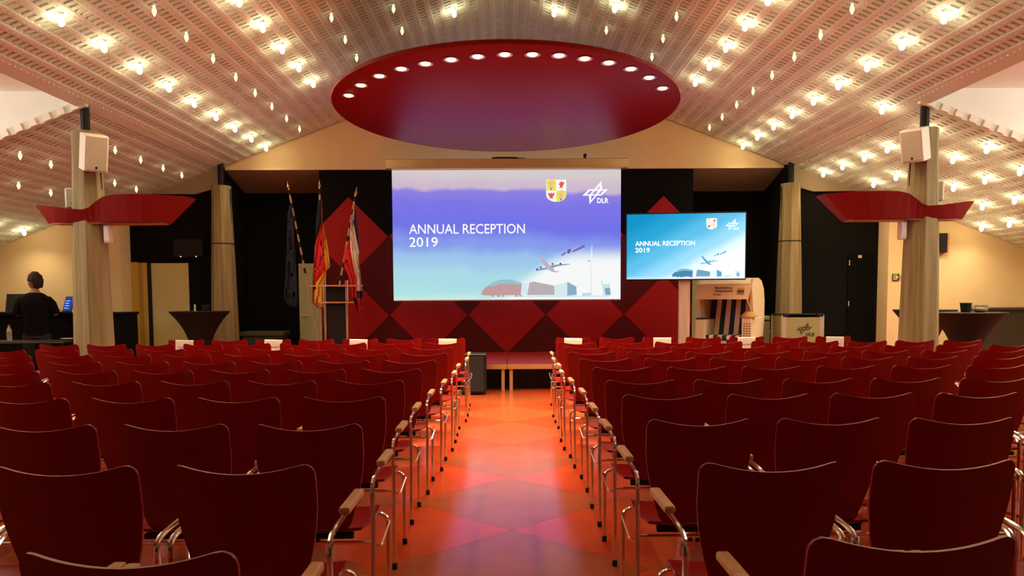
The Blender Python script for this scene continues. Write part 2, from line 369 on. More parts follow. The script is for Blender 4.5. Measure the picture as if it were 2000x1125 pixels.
for s, xx, lb in ((-1, -4.745, 'slim pale box under wing shelf, desk side column'), (1, 4.77, 'slim pale box under wing shelf, bar table column')):
    e = empty('emergency_light', (xx, 9.9, 2.06), lb, 'light box')
    MB().cbox((-.035, -.05, 0), (.035, .05, .21), .008).build('housing', mat('pinkish_white', (.72, .60, .52), .5), e)
    MB().cbox((-.028, -.056, .02), (.028, -.048, .19), .003).build('lens', mat('lens', (.70, .68, .70), .2), e)

# ------------------------------------------------------------------ ceiling bulbs
M_LIT = emis('lit_bulb', (1.0, .80, .45), 40.0)
M_TEAR = emis('dim_bulb', (1.0, .82, .42), 1.6)
bulb_me = MB().lathe([(.004, .05), (.012, .048), (.014, .02), (.024, 0), (.030, -.022), (.026, -.045), (.012, -.060), (.002, -.064)], 12).mesh('glass_bulb', M_LIT, True)
tear_me = MB().lathe([(.004, .05), (.012, .048), (.014, .02), (.022, .0), (.024, -.018), (.014, -.045), (.002, -.066)], 12).mesh('glass_bulb', M_TEAR, True)
sock_me = MB().lathe([(.016, .042), (.022, .045), (.022, .085)], 12).mesh('socket', M_WHITE)
ORD = ['first', 'second', 'third', 'fourth', 'fifth', 'sixth', 'seventh', 'eighth', 'ninth', 'tenth', 'eleventh', 'twelfth', 'thirteenth', 'fourteenth', 'fifteenth', 'sixteenth']
def bulb_row(x, ys, lit, where):      # ys sorted from the end wall towards the audience
    for i, y in enumerate(sorted(ys, reverse=True)): bulb(x, y, lit[i] if isinstance(lit, list) else lit, where, i)
def bulb(x, y, lit, where, i):
    z = ceil_z(x)-.055
    lab = ('bright ceiling bulb' if lit else 'faint teardrop bulb')+', %s from the end wall in %s' % (ORD[i], where)
    e = empty('ceiling_bulb', (x, y, z), lab, 'light bulb', 'ceiling bulbs')
    link('glass_bulb', bulb_me if lit else tear_me, e); link('socket', sock_me, e)
    ld = bpy.data.lights.new('bulb_light', 'POINT'); ld.energy = BULB_W if lit else DIM_W; ld.color = (1.0, .76, .48); ld.shadow_soft_size = .03
    lo = bpy.data.objects.new('bulb_light', ld); COL.objects.link(lo); lo.parent = e; lo.location = (0, 0, -.10)
    if lit:   # extra downward spot added at each lit bulb to brighten the hall
        ld = bpy.data.lights.new('bulb_down_fill', 'SPOT'); ld.energy = BULB_DOWN; ld.color = (1.0, .76, .48); ld.spot_size = math.radians(150); ld.spot_blend = 1.0; ld.shadow_soft_size = .03
        lo = bpy.data.objects.new('bulb_down_fill', ld); COL.objects.link(lo); lo.parent = e; lo.location = (0, 0, -.08)
ks = [7.79+.81*k for k in range(-6, 9)]
for s in (-1, 1):
    side = 'lectern side' if s < 0 else 'beach chair side'
    bulb_row(s*4.09, ks, True, 'outer row, '+side)
    bulb_row(s*2.75, [12.04-.82*k for k in range(12)], True, 'row beside disc, '+side)
    bulb_row(s*3.43, [8.27+.81*k for k in range(8)], False, 'middle row, '+side)
    bulb_row(s*2.06, (10.04, 10.88, 11.69), False, 'inner row, '+side)
    bulb_row(s*1.38, (10.5, 11.35), [False, s > 0], 'row nearest ridge, '+side)
    bulb_row(s*.68, (11.45,), True, 'ridge row, '+side)
for i, (x, ys) in enumerate(((5.42, (14.1, 13.3, 12.5, 11.75, 10.6)), (6.06, (13.6, 12.82, 11.2, 10.42)), (6.68, (13.1, 12.3, 11.5, 10.72)), (7.32, (13.4, 12.65, 11.85)), (7.95, (13.74, 12.98)))):
    bulb_row(x, ys, True, '%s row over bar tables' % ORD[i])
bulb_row(4.74, (10.45,), True, 'row at bar table column')
for i, (x, ys, lit) in enumerate(((-5.42, (10.6, 11.6, 12.4, 13.2, 13.95), False), (-6.1, (10.5, 11.2, 13.0, 13.75), False), (-6.72, (11.5, 12.3), False), (-7.3, (11.9,), False), (-7.95, (12.1, 12.9, 13.7), True))):
    bulb_row(x, ys, lit, '%s row over technician desk' % ORD[i])

# ------------------------------------------------------------------ hanging red disc with downlights
DC = Vector((.018, 11.1, 3.884)); DR = 2.273; DT = math.radians(4.15)
disc = empty('hanging_disc', DC, 'large round red disc with a row of downlights hung over the stage', 'ceiling canopy'); disc.rotation_euler = (-DT, 0, 0)
MB().lathe([(DR-.02, 0), (DR, .008), (DR, .05), (DR-.01, .06)], 128).build('panel', M_DISC, disc, True)
M_RIM = mat('lamp_rim', (.80, .45, .30), .3, .6)
rim_me = MB().lathe([(.080, .0), (.086, -.004), (.088, -.008), (.078, -.010), (.060, -.004)], 24).mesh('lamp_rim', M_RIM, True)
lens_me = MB().lathe([(.058, -.003), (.045, -.011), (.002, -.014)], 20).mesh('lamp_lens', emis('downlight_glow', (1.0, .78, .42), 22.0), True)
Rd = disc.rotation_euler.to_matrix(); nrm = Rd @ Vector((0, 0, 1))
for px, py in ((681, 186), (705, 166), (741, 148), (784, 134), (831, 124), (881, 116), (933, 110), (986, 106), (1040, 106), (1092, 108), (1142, 114), (1189, 122), (1232, 134), (1268, 151), (1294, 172)):
    d = Vector(ray(px, py)); o_ = Vector(CC); t = (DC-o_).dot(nrm)/d.dot(nrm); L = Rd.transposed() @ (o_+d*t-DC)
    r = link('lamp_rim', rim_me, disc, (L.x, L.y, 0)); link('lamp_lens', lens_me, r)
    ld = bpy.data.lights.new('downlight', 'SPOT'); ld.energy = SPOT_W; ld.color = (1.0, .72, .42); ld.spot_size = math.radians(100); ld.spot_blend = .7; ld.shadow_soft_size = .05
    lo = bpy.data.objects.new('downlight', ld); COL.objects.link(lo); lo.parent = disc; lo.location = (L.x, L.y, -.03); lo.rotation_euler = (math.radians(-4), 0, 0)
for x in (-.8, .8):
    for y in (1.1, 1.75):
        a = Rd @ Vector((x, y, .05)); MB().tube([(x, y, .05), tuple(Rd.transposed() @ (Vector((DC.x+a.x, DC.y+a.y, ceil_z(DC.x+a.x)))-DC))], .006, 6).build('suspension_rod', M_CHROME, disc)

# ------------------------------------------------------------------ stage and what stands on it
SZ = .41
stage = empty('stage_platform', (0, 12.1, 0), 'low stage of carpeted wood-edged modules below the projection screen', 'stage')
xs = [-3.2, -2.0, -1.0, .012, 1.02, 1.80, 2.50]
for a, b in zip(xs[:-1], xs[1:]):
    mod = MB().cbox((a+.003, 0, SZ-.085), (b-.003, 2.55, SZ-.012), .004).build('stage_module', M_STAGEWOOD, stage)
    MB().box((a+.008, .02, SZ-.012), (b-.008, 2.55, SZ)).build('carpet_top', M_STAGETOP, mod)
    for lx in (a+.06, b-.06):
        for ly in (.05, 2.4): MB().box((lx-.024, ly-.024, 0), (lx+.024, ly+.024, SZ-.085)).build('leg', M_STAGEWOOD, mod)
MB().box((-3.2, .35, 0), (2.50, .37, SZ-.09)).build('understage_shade', M_BLACK, stage)  # black sheet put in for the shade in the void under the stage
sub = empty('subwoofer', (-.47, 11.86, 0), 'black subwoofer box at the end of the front row before the stage', 'loudspeaker')
MB().cbox((-.18, -.25, .02), (.18, .22, .585), .012).build('cabinet', M_BLACK, sub)
MB().box((-.18, -.256, .579), (.18, -.25, .587)).build('edge_highlight', M_SILVER, sub)  # silver strip stands in for light catching the cabinet's top edge
MB().cbox((-.15, -.265, .05), (.15, -.25, .55), .006).build('grille', mat('black_grille', (.008, .008, .008), .8), sub)

# lectern
lec = empty('lectern', (-2.73, 13.2, SZ), 'slim lectern with chrome posts, black panel and curved wood shelves', 'lectern')
for x in (-.175, .175): MB().tube([(x, 0, 0), (x, 0, 1.26)], .022, 12).build('post', M_CHROME, lec, True)
MB().box((-.155, .01, .05), (.155, .035, 1.16)).build('front_panel', mat('lectern_panel', (.016, .012, .010), .7, spec=.2), lec)
def curved_shelf(w_, dep, z, th):
    pl = [(-w_/2+w_*i/16, -dep*math.cos((i/16-.5)*math.pi*.9)*.55) for i in range(17)]+[(w_/2, dep*.4), (-w_/2, dep*.4)]
    return MB().prism(pl, lambda x, y: (x, y, z), lambda x, y: (x, y, z+th))
curved_shelf(.84, .30, 1.165, .022).build('reading_shelf', M_WOOD, lec); curved_shelf(.56, .22, .90, .022).build('lower_shelf', M_WOOD, lec)
MB().cbox((-.32, -.2, 0), (.32, .25, .03), .008).build('base', M_BLACK, lec)

# flags
FB = 13.75
fb_x = atY(634, 690, FB)[0]
base = empty('flag_stand', (fb_x, FB, SZ), 'dark round stand holding three flag poles behind the lectern', 'flag stand')
MB().lathe([(.26, 0), (.26, .03), (.08, .05), (.06, .18), (.05, .2)], 24).build('base', M_BLACK, base, True)
def flag(name, top, bot, rows, mats, label, FB, wave=.02):
    T = Vector(atY(*top, FB)); B = Vector(atY(*bot, FB)); B2 = T+(B-T)*((T.z-(SZ+.205))/(T.z-B.z))
    e = empty(name, B2, label, 'flag')
    loc = lambda p: Vector(p)-B2
    dr = (T-B2).normalized(); Lh = (T-B2).length
    MB().tube([loc(B2), loc(B2+dr*(Lh-.13))], .016, 10).build('pole', mat('pole_wood', (.50, .30, .12), .4), e, True)
    for k in range(7):
        q = B2+dr*(Lh-.2-k*.22); MB().tube([loc(q), loc(q+dr*.09)], .0175, 10).build('pole_band', M_BLACK, e)
    tip = MB().lathe([(.014, -.13), (.018, -.11), (.012, -.09), (.03, -.055), (.012, -.03), (.006, 0), (.002, .04)], 8)
    tip.xform(Matrix.Translation(loc(T)) @ dr.to_track_quat('Z', 'Y').to_matrix().to_4x4()).build('finial', M_GOLD, e, True)
    # cloth hanging in folds: rows of (y, boundaries between colour bands)
    mb = MB(); NB = len(rows[0][1])-1; sub_ = 5; rr = []
    for i in range(len(rows)-1):
        for j in range(4):
            t = j/4; y = rows[i][0]*(1-t)+rows[i+1][0]*t; rr.append((y, [a*(1-t)+b*t for a, b in zip(rows[i][1], rows[i+1][1])], rows[i][2] if len(rows[i]) > 2 else None))
    rr.append((rows[-1][0], rows[-1][1], None)); n_ = NB*sub_+1; vs = []
    for y, bs, _ in rr:
        for k in range(n_):
            b = min(k//sub_, NB-1); t = (k-b*sub_)/sub_; x = bs[b]*(1-t)+bs[b+1]*t
            p = atY(x, y, FB-.05); amp = wave*min(1, (bs[-1]-bs[0])/14)
            vs.append(loc((p[0], p[1]+amp*math.sin(k*1.7+y*.03)+amp*.5*math.sin(k*.8), p[2])))
    for r in range(len(rr)-1):
        for k in range(n_-1):
            mi = min(k//sub_, NB-1)
            if rr[r][2]: mi = rr[r][2][mi]
            mb.add([vs[r*n_+k], vs[r*n_+k+1], vs[(r+1)*n_+k+1], vs[(r+1)*n_+k]], [(0, 1, 2, 3)], mi)
    o = mb.build('cloth', mats, e); me = o.data
    bm = bmesh.new(); bm.from_mesh(me); bmesh.ops.remove_doubles(bm, verts=bm.verts[:], dist=1e-4); bm.to_mesh(me); bm.free()
    me.polygons.foreach_set('use_smooth', [True]*len(me.polygons))
    sm = o.modifiers.new('thick', 'SOLIDIFY'); sm.thickness = .004
    return e
FNAVY, FBLK, FRED, FGLD, FWHT, FBLU = (mat('flag_navy', (.003, .006, .022), .8), mat('flag_black', (.01, .01, .01), .7), mat('flag_red', (.62, .012, .01), .7), mat('flag_gold', (.75, .33, .02), .7), mat('flag_white', (.75, .62, .48), .7), mat('flag_blue', (.015, .02, .07), .7))
flag('navy_flag', (561.5, 358), (624, 672), [(402, (565, 569)), (420, (562, 572)), (450, (560, 574)), (500, (559, 577)), (540, (558, 580)), (580, (555, 582)), (592, (560, 582)), (600, (572, 580))], [FNAVY], 'dark navy flag hanging from a slanted pole before the pale door', 13.86)
flag('tricolour_flag', (624, 356), (628, 680), [(390, (622, 628, 628.5, 629)), (434, (617, 628, 629, 629.5)), (480, (615, 616, 632, 640)), (520, (612.5, 613, 634, 645)), (528, (612, 612.5, 634, 638)), (540, (611.5, 612, 626, 637)), (556, (611.5, 612, 613, 636)), (592, (611.5, 612, 612.5, 632)), (601, (621, 622, 623, 631))], [FBLK, FRED, FGLD], 'black red and gold flag on an upright pole behind the lectern', 13.74)
flag('state_flag', (696, 370), (640, 688), [(408, (691, 692, 693, 695)), (435, (684, 685, 691, 698)), (465, (683, 684, 696, 700)), (486, (673, 685, 701, 702)), (515, (671, 690, 702, 703)), (545, (683, 697, 705, 706)), (568, (688, 697, 707, 708), [0, 2, 2]), (582, (690, 697, 708.5, 709), [3, 0, 0]), (600, (696, 697, 708.5, 709), [3, 0, 0]), (609, (698, 699, 706, 706.5))], [FRED, FWHT, FBLU, FBLK], 'red white and blue flag slanting over the lectern', 13.62)

# projection screen
def slide_material(name, kind, strength):
    m = bpy.data.materials.new(name); m.use_nodes = True; nt = m.node_tree; nt.nodes.clear(); N = nt.nodes.new; Lk = nt.links.new
    tc = N('ShaderNodeTexCoord'); sp = N('ShaderNodeSeparateXYZ'); Lk(tc.outputs['Generated'], sp.inputs[0])
    ns = N('ShaderNodeTexNoise'); ns.inputs['Scale'].default_value = 3.2; ns.inputs['Detail'].default_value = 4
    mp = N('ShaderNodeMapping'); mp.inputs['Scale'].default_value = (1.4, 1, .8); Lk(tc.outputs['Generated'], mp.inputs[0]); Lk(mp.outputs[0], ns.inputs['Vector'])
    def math_(op, a, b=None, c=None):
        q = N('ShaderNodeMath'); q.operation = op
        for i, v in enumerate((a, b, c)):
            if v is None: continue
            if isinstance(v, (int, float)): q.inputs[i].default_value = v
            else: Lk(v, q.inputs[i])
        return q.outputs[0]
    def ss(v, a, b):
        q = N('ShaderNodeMapRange'); q.interpolation_type = 'SMOOTHSTEP'; q.inputs[1].default_value = a; q.inputs[2].default_value = b; Lk(v, q.inputs[0]); return q.outputs[0]
    u, v = sp.outputs['X'], sp.outputs['Z']; nz = math_('SUBTRACT', ns.outputs[0], .5)
    rp = N('ShaderNodeValToRGB'); cr = rp.color_ramp; cr.interpolation = 'EASE'
    if kind == 'big':
        t = math_('ADD', math_('ADD', v, math_('MULTIPLY', nz, .16)), math_('MULTIPLY', math_('SUBTRACT', u, .5), .05))
        st = [(0, lin(176, 228, 226)), (.18, lin(172, 220, 232)), (.31, lin(158, 200, 236)), (.42, lin(136, 156, 237)), (.56, lin(116, 116, 234)), (.72, lin(126, 118, 232)), (.82, lin(140, 128, 226)), (.865, lin(208, 186, 208)), (1.0, lin(216, 204, 204))]
    else:
        t = math_('SUBTRACT', math_('ADD', math_('MULTIPLY', v, .75), math_('MULTIPLY', nz, .06)), math_('MULTIPLY', u, .75))
        st = [(0, lin(252, 253, 253)), (.12, lin(225, 244, 252)), (.28, lin(150, 214, 240)), (.5, lin(92, 186, 226)), (.75, lin(40, 158, 204)), (1.0, lin(20, 140, 190))]
        t = math_('ADD', math_('MULTIPLY', t, .95), .42)
    while len(cr.elements) < len(st): cr.elements.new(.5)
    for e_, (p, c) in zip(cr.elements, st): e_.position = p; e_.color = (*c, 1)
    Lk(t, rp.inputs[0])
    vb = math_('ADD', math_('MULTIPLY', ss(u, .38, .82), .36), math_('MULTIPLY', nz, .05)) if kind == 'big' else math_('MULTIPLY', ss(u, .45, .98), .30)
    wf = ss(math_('SUBTRACT', v, vb), .07, -.09)
    mx = N('ShaderNodeMix'); mx.data_type = 'RGBA'; mx.inputs[7].default_value = (*lin(248, 250, 250), 1); Lk(wf, mx.inputs[0]); Lk(rp.outputs[0], mx.inputs[6])
    em = N('ShaderNodeEmission'); Lk(mx.outputs[2], em.inputs[0]); em.inputs[1].default_value = strength
    out = N('ShaderNodeOutputMaterial'); Lk(em.outputs[0], out.inputs[0]); return m

def slide_art(parent, Wd, Ht, y0, dim, E_):
    """flat printed artwork on a slide; u,v in 0..1, v upwards; placed on plane y=y0 (towards the room)"""
    P = lambda u, v, k=0: ((u-.5)*Wd, y0-.0015*k, (v-.5)*Ht)
    def poly(name, pts, col, k=1):
        return MB().add([P(a, b, k) for a, b in pts], [tuple(range(len(pts)))]).build(name, emis('slide_%d_%d_%d' % tuple(int(c*255) for c in col)+dim, col, E_), parent)
    g = lambda r, gg, b: lin(r, gg, b)
    big = dim == ''
    body = g(196, 158, 156) if big else g(70, 130, 170)
    cap = g(150, 196, 206) if big else g(120, 180, 205)
    grey = g(190, 178, 182) if big else g(110, 160, 190)
    blue = g(140, 176, 200) if big else g(90, 160, 195)
    pale = g(215, 236, 238) if big else g(225, 240, 246)
    # train
    nose = [(.385, .045), (.39, .07), (.41, .105), (.44, .14), (.475, .158), (.52, .155), (.565, .13), (.56, .035), (.40, .035)]
    poly('slide_train', nose, body); poly('slide_train_roof', [(.41, .105), (.44, .14), (.475, .158), (.52, .155), (.565, .13), (.565, .115), (.52, .125), (.47, .125), (.43, .105)], cap, 2)
    for uu in (.43, .455, .475, .535, .553): poly('slide_wheel', [(uu, .035), (uu+.012, .035), (uu+.012, .022), (uu, .022)], body, 1)
    poly('slide_gap', [(.567, .128), (.592, .122), (.588, .035), (.562, .035)], pale, 1)
    poly('slide_wagon', [(.597, .13), (.615, .142), (.708, .108), (.708, .035), (.588, .035)], grey)
    for i in range(9): poly('slide_wagon_rib', [(.612+i*.0105, .128-i*.003), (.615+i*.0105, .127-i*.003), (.615+i*.0105, .04), (.612+i*.0105, .04)], tuple(c*.88 for c in grey), 2)
    poly('slide_truck_box', [(.708, .108), (.765, .135), (.765, .03), (.708, .03)], pale, 1)
    poly('slide_truck', [(.765, .138), (.805, .10), (.807, .035), (.765, .03)], blue, 2)
    # platform, tower
    poly('slide_bus', [(.83, .05), (.872, .05), (.872, .03), (.83, .03)], g(190, 220, 228), 1)
    poly('slide_tower', [(.925, .03), (.92, .10), (.915, .118), (.955, .12), (.952, .10), (.955, .03)], g(200, 228, 234), 1)
    poly('slide_tower_side', [(.93, .085), (.953, .09), (.957, .035), (.935, .035)], g(130, 165, 190), 2)
    poly('slide_tower_mast', [(.916, .118), (.918, .118), (.918, .145), (.916, .145)], g(170, 180, 190), 1)
    poly('slide_rail', [(.37, .028), (.95, .028), (.95, .022), (.37, .022)], g(190, 225, 228), 1)
    # aeroplane
    poly('slide_plane_body', [(.637, .345), (.645, .348), (.662, .315), (.69, .262), (.705, .238), (.715, .21), (.698, .215), (.68, .235), (.655, .285), (.64, .325)], g(190, 178, 200) if big else blue, 2)
    poly('slide_plane_wing', [(.69, .262), (.72, .272), (.775, .277), (.778, .272), (.72, .258), (.70, .245)], g(140, 150, 185) if big else blue, 1)
    poly('slide_plane_wing', [(.682, .25), (.655, .243), (.628, .228), (.630, .222), (.66, .232), (.69, .24)], g(140, 145, 180) if big else blue, 1)
    poly('slide_plane_tail', [(.705, .218), (.735, .222), (.715, .212)], g(150, 160, 190), 1)
    for uu, vv in ((.632, .235), (.648, .248), (.70, .275), (.735, .277)): poly('slide_engine', [(uu-.004, vv-.006), (uu+.004, vv-.006), (uu+.004, vv+.008), (uu-.004, vv+.008)], g(90, 80, 140) if big else blue, 3)
    # satellite
    poly('slide_satellite', [(.766, .385), (.780, .395), (.782, .375), (.774, .355), (.764, .358)], g(110, 95, 180) if big else blue, 1)
    poly('slide_panel', [(.786, .375), (.84, .425), (.842, .405), (.79, .365)], g(120, 105, 185) if big else blue, 1)
    poly('slide_panel', [(.738, .345), (.758, .37), (.76, .358), (.741, .336)], g(110, 100, 180) if big else blue, 1)
    # wind turbine
    poly('slide_turbine_mast', [(.868, .29), (.871, .29), (.872, .05), (.867, .05)], g(225, 232, 240), 1)
    poly('slide_turbine_blade', [(.868, .30), (.874, .30), (.8745, .42), (.8725, .42)], g(245, 248, 250), 2)
    poly('slide_turbine_blade', [(.871, .303), (.855, .29), (.853, .294), (.868, .306)], g(130, 150, 180), 2)
    # shield
    def shield(u0, v0, w_, h_, k):
        n_ = 10; pts = [(u0-w_/2, v0+h_/2), (u0+w_/2, v0+h_/2)]
        pts = [(u0-w_/2, v0+h_/2), (u0-w_/2, v0-h_*.18)]+[(u0-w_/2*math.cos(i/n_*math.pi), v0-h_*.18-h_*.32*math.sin(i/n_*math.pi)) for i in range(1, n_)]+[(u0+w_/2, v0-h_*.18), (u0+w_/2, v0+h_/2)]
        return pts
    u0, v0, w_, h_ = .717, .838, .088, .17
    white = (.97, .97, .97); yel = g(236, 232, 80) if big else g(250, 246, 225); red = g(232, 92, 70) if big else g(240, 110, 120); pink = g(238, 190, 165) if big else g(245, 225, 215)
    poly('coat_of_arms', shield(u0, v0, w_, h_, 0), white, 1)
    poly('coat_field', [(u0-w_/2+.002, v0+h_/2-.004), (u0-.001, v0+h_/2-.004), (u0-.001, v0), (u0-w_/2+.002, v0)], yel, 2)
    n_ = 8; poly('coat_field', [(u0, v0), (u0, v0-h_*.49)]+[(u0+(w_/2-.002)*math.sin(i/n_*math.pi/2), v0-h_*.18-h_*.31*math.cos(i/n_*math.pi/2)) for i in range(1, n_+1)]+[(u0+w_/2-.002, v0)], yel, 2)
    for cx_, cy_ in ((u0-w_*.25, v0+h_*.25), (u0+w_*.23, v0-h_*.22)):   # bull heads with crown
        poly('bull_head', [(cx_-.006, cy_+.018), (cx_+.006, cy_+.018), (cx_+.008, cy_-.01), (cx_+.004, cy_-.035), (cx_-.004, cy_-.035), (cx_-.008, cy_-.01)], pink, 3)
        for sg in (-1, 1): poly('bull_horn', [(cx_+sg*.006, cy_+.012), (cx_+sg*.017, cy_+.005), (cx_+sg*.018, cy_+.012), (cx_+sg*.008, cy_+.022)], pink, 3)
        poly('bull_nose', [(cx_-.003, cy_-.022), (cx_+.003, cy_-.022), (cx_+.003, cy_-.036), (cx_-.003, cy_-.036)], g(150, 110, 120), 4)
        poly('crown', [(cx_-.009, cy_+.02), (cx_-.011, cy_+.042), (cx_-.004, cy_+.034), (cx_, cy_+.046), (cx_+.004, cy_+.034), (cx_+.011, cy_+.042), (cx_+.009, cy_+.02)], g(240, 215, 60), 4)
    cx_, cy_ = u0+w_*.24, v0+h_*.26     # griffin
    poly('griffin', [(cx_-.008, cy_+.03), (cx_-.002, cy_+.02), (cx_+.003, cy_+.032), (cx_+.006, cy_+.018), (cx_+.016, cy_+.026), (cx_+.012, cy_+.005), (cx_+.006, cy_-.012), (cx_+.008, cy_-.03), (cx_+.001, cy_-.018), (cx_-.010, cy_-.028), (cx_-.004, cy_-.008), (cx_-.012, cy_+.008), (cx_-.005, cy_+.012)], red, 3)
    cx_, cy_ = u0-w_*.25, v0-h_*.22     # eagle
    poly('eagle', [(cx_, cy_+.028), (cx_+.004, cy_+.014), (cx_+.014, cy_+.026), (cx_+.013, cy_+.002), (cx_+.006, cy_-.008), (cx_+.008, cy_-.026), (cx_, cy_-.018), (cx_-.008, cy_-.026), (cx_-.006, cy_-.008), (cx_-.013, cy_+.002), (cx_-.014, cy_+.026), (cx_-.004, cy_+.014)], red, 3)
    emblem(parent, lambda u, v, k: P(.887+u*.112, .823+v*.178, k), emis('slide_white'+dim, (.97, .97, .97), E_*1.05))
    tm = emis('slide_white'+dim, (.97, .97, .97), E_*1.05)
    def txt(body, u, v, hgt, wid, bold=0.0):
        o = text_mesh('slide_text', body, 1.0, tm, parent, bold, extrude=.0)
        xs_ = [q.co.x for q in o.data.vertices]; ys_ = [q.co.y for q in o.data.vertices]
        sx, sy = wid*Wd/(max(xs_)-min(xs_)), hgt*Ht/(max(ys_)-min(ys_)); x0, yb = min(xs_), min(ys_)
        for q in o.data.vertices: q.co = P(u+(q.co.x-x0)*sx/Wd, v+(q.co.y-yb)*sy/Ht, 2)
        o.data.update()
    b = .0 if big else .02
    txt('ANNUAL RECEPTION', .072, .512, .075, .507, b+.004); txt('2019', .072, .412, .075, .125, b+.004)
    txt('DLR', .896, .742, .040, .050, .03)

def emblem(parent, P, m, name='emblem'):
    """crossed-parallelogram emblem; P maps (u,v,k) with u,v in about -.5..+.5"""
    def quad_ring(outer, inner, k):
        n_ = len(outer); MB().add([P(a, b, k) for a, b in outer+inner], [(i, (i+1) % n_, n_+(i+1) % n_, n_+i) for i in range(n_)]).build(name, m, parent)
    quad_ring([(-.5, -.13), (.26, -.13), (.5, .14), (-.24, .14)], [(-.33, -.075), (.22, -.075), (.34, .085), (-.20, .085)], 2)
    quad_ring([(-.22, -.50), (.28, .14+.0), (.24, .50), (-.24, -.13)], [(-.17, -.34), (.18, .085), (.185, .30), (-.14, -.075)], 3)
    for a in (-.11, .09): MB().add([P(a-.055, -.075, 3), (P(a-.005, -.075, 3)), P(a+.085, .085, 3), P(a+.035, .085, 3)], [(0, 1, 2, 3)]).build(name, m, parent)

SY = 14.2
scr_c = ((atY(765, 333, SY)+atY(1212, 584, SY))/2); SW, SH = 3.92, 2.22
screen = empty('projection_screen', (scr_c[0], SY, scr_c[2]-SH/2), 'large lit projection screen reading ANNUAL RECEPTION 2019 above the stage', 'screen')
scr = MB().box((-SW/2, -.004, -SH/2), (SW/2, .004, SH/2)).build('canvas', slide_material('slide_big', 'big', SLIDE_E), screen); scr.location = (0, 0, SH/2)
slide_art(scr, SW, SH, -.006, '', SLIDE_E)
hs = MB().cbox((-2.06, -.13, 0), (2.06, .07, .165), .012).build('housing', mat('screen_housing', (.58, .42, .20), .35, .5, noise=.1, nscale=2), screen); hs.location = (.01, 0, SH+.005)
MB().tube([(-SW/2, 0, -.005), (SW/2, 0, -.005)], .012, 8).build('bottom_bar', M_SILVER, screen)
for x in (-1.5, 0, 1.5): MB().box((x-.03, .05, SH+.05), (x+.03, .5, SH+.12)).build('wall_bracket', M_SILVER, screen)

sp_ = empty('small_spotlight', (1.36, 14.15, scr_c[2]+SH/2+.165), 'tiny black spotlight resting on the screen housing', 'spotlight')
MB().tube([(0, -.05, .06), (0, .05, .045)], [.03, .022], 12).build('barrel', M_BLACK, sp_, True); MB().box((-.02, -.02, 0), (.02, .02, .04)).build('yoke', M_BLACK, sp_)
cb_ = empty('cable_coil', (0, 14.12, scr_c[2]+SH/2+.172), 'flat black cable coil lying on the screen housing', 'cable')
MB().tube([(.22*math.cos(k*.4), .05*math.sin(k*.4), .012+.002*(k % 3)) for k in range(34)], .011, 6).build('loop', M_BLACK, cb_); MB().tube([(.22, 0, .012), (.30, .02, .010), (.36, .05, .012)], .008, 6).build('cable_end', M_BLACK, cb_)

# television on a pale post
tvc = empty('television', (2.74, 12.55, 0), 'wide television on a pale post showing the blue reception slide', 'television', rz=math.radians(-7))
TW, TH = 1.77, .985; zt = 1.655
MB().cbox((-.90, -.03, zt-.02), (.90, .03, zt+TH+.02), .006).build('casing', M_BLACK, tvc)
tvs = MB().box((-TW/2, -.033, -TH/2), (TW/2, -.030, TH/2)).build('screen', slide_material('slide_tv', 'tv', TV_E), tvc); tvs.location = (0, 0, zt+TH/2)
slide_art(tvs, TW, TH, -.035, '_tv', TV_E)
MB().cbox((-.09, .035, 0), (.08, .10, zt+.5), .01).build('post', mat('tv_post', (.66, .55, .42), .6, noise=.25, nscale=6, stretch=(6, 6, .3)), tvc)
MB().box((-.14, -.15, 0), (.3, .35, .03)).build('foot_plate', M_BLACK, tvc)

# ------------------------------------------------------------------ hooded wicker beach chair
bc = empty('beach_chair', (3.60, 13.15, 0), 'hooded wicker beach chair with blue and white stripes beside the television', 'beach chair', rz=math.radians(-31))
hw = .44
MB().cbox((-hw, -.36, .06), (hw, .42, .40), .02).build('base', M_WICKER, bc)
for s in (-1, 1):
    arm = MB().cbox((s*(hw-.07)-.08, -.40, .38), (s*(hw-.07)+.08, .30, 1.06 if s > 0 else 1.02), .02).build('arm_box', M_WICKER, bc)
    if s > 0:
        ml = mat('lattice_gap', (.10, .06, .02), .8)
        slot = MB().box((-.011, -.004, -.008), (.011, 0, .008)).mesh('lattice_slot', ml)
        for r_ in range(10):
            for c_ in range(3): link('lattice_slot', slot, arm, (s*(hw-.07)-.035+c_*.042, -.401, .62+r_*.038))
        MB().lathe([(.13, 0), (.13, .012), (.10, .05), (.05, .085), (.0, .095)], 20).xform(Matrix.Translation((s*(hw-.07)+.01, -.30, 1.06))).build('folded_tray', mat('tray_wood', (.50, .25, .05), .6), bc, True)
    else:
        MB().cbox((s*(hw-.07)-.07, -.39, 1.02), (s*(hw-.07)+.07, -.2, 1.045), .008).build('arm_tray', mat('dark_tray', (.06, .02, .015), .5), bc)
side = [(-.10, .70), (-.27, 1.15), (-.37, 1.48), (-.36, 1.58), (-.28, 1.655), (.02, 1.675), (.22, 1.63), (.37, 1.50), (.43, 1.30), (.42, 1.0), (.34, .62)]
for s in (-1, 1):
    MB().prism(side, lambda y, z: (s*(hw-.04), y, z), lambda y, z: (s*(hw), y, z)).build('hood_side', M_WICKER, bc)
    MB().prism([(y*.94+.02, z*.985) for y, z in side], lambda y, z: (s*(hw-.042), y, z), lambda y, z: (s*(hw-.06), y, z)).build('hood_lining', mat('hood_lining', (.62, .45, .27), .8), bc)
mb = MB(); back_path = side[3:]
